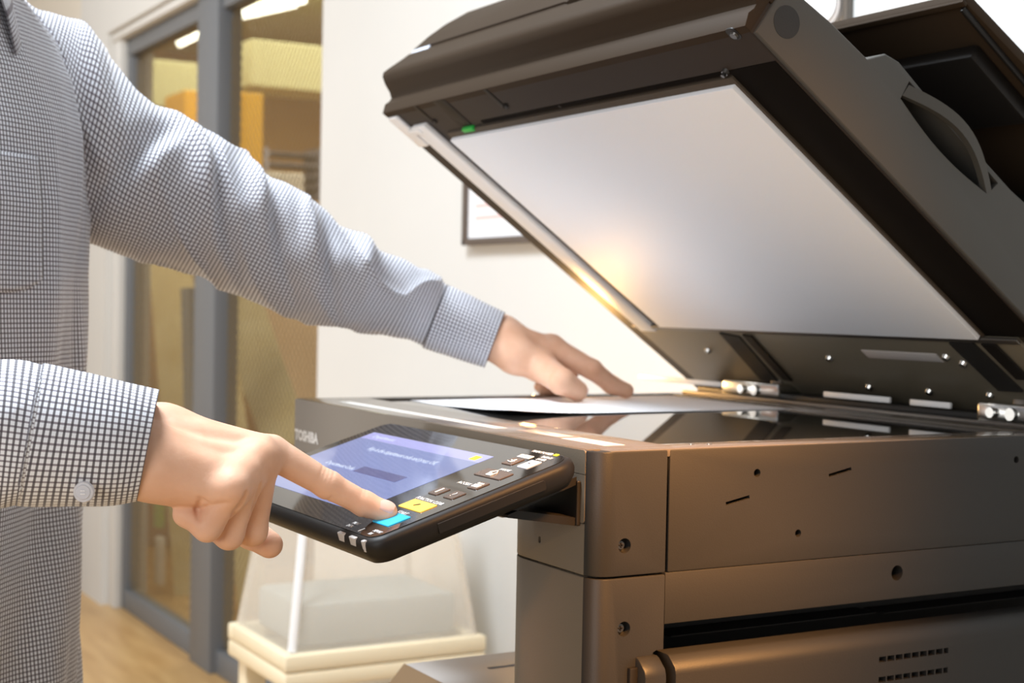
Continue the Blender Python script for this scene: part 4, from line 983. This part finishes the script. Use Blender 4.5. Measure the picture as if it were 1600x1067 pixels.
# left (far) sleeve from the shoulder to the cuff
LS = [((35, -4), (-50, 255), 1.43), ((106, 30), (30, 300), 1.445), ((140, 58), (66, 345), 1.45), ((190, 112), (112, 368), 1.46), ((247, 160), (160, 388), 1.475), ((337, 219), (235, 412), 1.50), ((388, 264), (292, 430), 1.515), ((450, 295), (362, 452), 1.535), ((512, 334), (440, 485), 1.56), ((582, 377), (512, 508), 1.585), ((644, 414), (578, 519), 1.61), ((672, 425), (620, 534), 1.625), ((700, 447), (662, 541), 1.64)]
LF_ = [(.10, .9, .035, .016, .006, .9), (.155, 1.2, -.03, .013, -.007, .8), (.215, .9, .05, .012, .007, .9), (.25, 1.3, .05, .010, -.006, .8), (.275, .7, .04, .012, .007, .7), (.32, 1.4, .045, .010, -.005, .8), (.35, 1.0, .04, .011, .006, .8), (.385, 1.5, .03, .009, -.005, .8), (.415, .8, .02, .011, .005, .9)]
LF = [(l_, -t_, -s_, w_, a_, p_) for l_, t_, s_, w_, a_, p_ in LF_]
sl_l, _ = sleeve('sleeve', LS, 220, 150, shirt, .0095, 11, rr=.92, folds=[(a_, b_, c_, d_, e_*2.2, f_) for a_, b_, c_, d_, e_, f_ in LF])
CL = [((699, 445), (660, 543), 1.639), ((704, 447), (667, 546), 1.641), ((745, 467), (710, 560), 1.652), ((789, 488), (757, 574), 1.664)]
cf_l, _ = sleeve('cuff', CL, 40, 90, shirt, .0008, 21, rr=.95, taper_ends=False, uoff=.0011)
# right (near) sleeve
RS = [((-470, 80), (-150, 260), 1.02), ((-420, 240), (-130, 360), .99), ((-340, 420), (-130, 560), .96), ((-230, 540), (-150, 740), .93), ((-120, 556), (-105, 778), .925), ((-40, 558), (-50, 788), .925), ((20, 562), (-5, 790), .928), ((70, 571), (31, 787), .930)]
sl_r, _ = sleeve('sleeve', RS, 150, 150, shirt, .0045, 31, rr=.92)
CRg = [((66, 570), (27, 787), .930), ((74, 569), (30, 790), .932), ((130, 582), (95, 791), .938), ((190, 595), (165, 790), .946), ((249, 609), (214, 781), .956)]
cf_r, CRP = sleeve('cuff', CRg, 60, 140, shirt, .0012, 41, rr=.92, taper_ends=False, uoff=.0007)
bpt = dep(130, 769, .9045)
b = B(); nb = -_f
b.cyl(bpt+_f*.002, nb, .0066, .0022, 28, .0060); b.cyl(bpt+_f*.002+nb*.0022, nb, .0046, .0008, 24, .0042)
bo = b.obj('button', M['button'], cf_r)
th_ = B()
for (dx, dz) in ((-.001, -.001), (.001, .001)): th_.bar(bpt+nb*.0012+_r*-.0014+_u*dz, bpt+nb*.0012+_r*.0014+_u*dz, .0005, .0006, up=_f)
th_.obj('thread', M['print'], bo, smooth=False)
# pocket, collar, placket
PKT = dict(a0=math.radians(84), a1=math.radians(128), z0=.105, z1=.222)
pk = patch('pocket', PKT['a0'], PKT['a1'], PKT['z0'], PKT['z1'], .0014, shirt, round_=.014)
# collar: stand and two leaves
nc = 60; cu_ = np.linspace(math.radians(100), math.radians(440), nc); rows = []
for (k, zf, rr_) in ((0, .395, .071), (1, .432, .066), (2, .442, .069), (3, .425, .078), (4, .392, .086)):
    r = []
    for a in cu_:
        fr2 = abs(((a-math.radians(270)))/math.radians(170)); drop = .0
        z = zf-(.020*max(0, fr2-.55)/.45 if k < 3 else .085*max(0, fr2-.45)/.55)
        q = rr_+(.022*max(0, fr2-.6)/.4 if k >= 3 else 0)
        r.append(CEN+LD*math.cos(a)*q+FD*math.sin(a)*q*1.0+V3(0, 0, z))
    rows.append(r)
Pc = np.array(rows); Lc = np.concatenate([[0], np.cumsum(np.linalg.norm(np.diff(Pc[3], axis=0), axis=1))])
Uc = np.stack([np.tile(Lc, (5, 1)), np.tile(np.array([0, .036, .046, .064, .10])[:, None], (1, nc))], -1)
cloth('collar', Pc, Uc, shirt, wrap=False, thick=.0016)
# hair, eyes, trousers, shoes
G = grid(hc-.14, hc+.15, .006)
cone(G, hc+V3(0, 0, .045)-FD*.022, hc+V3(0, 0, .042)+FD*.005, .097, .094, .02); cone(G, hc-FD*.05-V3(0, 0, .04), hc-FD*.05, .060, .075, .02)
fr_mask = None
F_, lo_, h_ = G; gx, gy, gz = np.meshgrid(*[lo_[i]+h_*np.arange(F_.shape[i])-hc[i] for i in range(3)], indexing='ij'); fw = gx*FD[0]+gy*FD[1]
cutp = np.maximum(.72*fw-gz-.002, -1); F_[:] = np.maximum(F_, cutp.astype(np.float32)); 
Vh, Qh = surface(G); B().add(list(Vh), [tuple(int(i) for i in q_) for q_ in Qh]).obj('hair', M['hair'], body, angle=80)
for sgn in (-1, 1):
    ec = hc+LD*sgn*.032+FD*.0815+V3(0, 0, .010); bm = bmesh.new(); bmesh.ops.create_uvsphere(bm, u_segments=14, v_segments=10, radius=.012)
    e = B().bm(bm, xf=lambda x, y, z: ec+V3(x, y, z)).obj('eye', M['eye'], body); B().cyl(ec+FD*.0108, FD, .0055, .0014, 14).obj('iris', M['hair'], e)
G = grid(CEN+V3(-.32, -.32, -.99), CEN+V3(.32, .32, .02), .010)
for sgn in (-1, 1):
    hip, kn, an_ = BD(sgn*.085, 0, -.17), BD(sgn*.10, .02, -.52), BD(sgn*.11, 0, -.93)
    cone(G, hip, kn, .090, .074, .03); cone(G, kn, an_, .076, .062, .02)
cone(G, BD(-.06, 0, -.12), BD(.06, 0, -.12), .096, .096, .03)
Vh, Qh = surface(G); B().add(list(Vh), [tuple(int(i) for i in q_) for q_ in Qh]).obj('trousers', M['trousers'], per, angle=80)
for sgn in (-1, 1):
    G = grid(BD(sgn*.115, .05, -1.0)-.2, BD(sgn*.115, .05, -.90)+V3(.2, .2, .05), .007)
    cone(G, BD(sgn*.11, -.03, -.955), BD(sgn*.122, .17, -.963), .044, .036, .02); cone(G, BD(sgn*.11, 0, -.93), BD(sgn*.11, .02, -.94), .046, .046, .02)
    F_, lo_, h_ = G; zz_ = lo_[2]+h_*np.arange(F_.shape[2]); F_[:] = np.maximum(F_, (FLOOR+.0005-zz_)[None, None, :].astype(np.float32))
    Vh, Qh = surface(G); B().add(list(Vh), [tuple(int(i) for i in q_) for q_ in Qh]).obj('shoe', M['shoe'], per, angle=60)
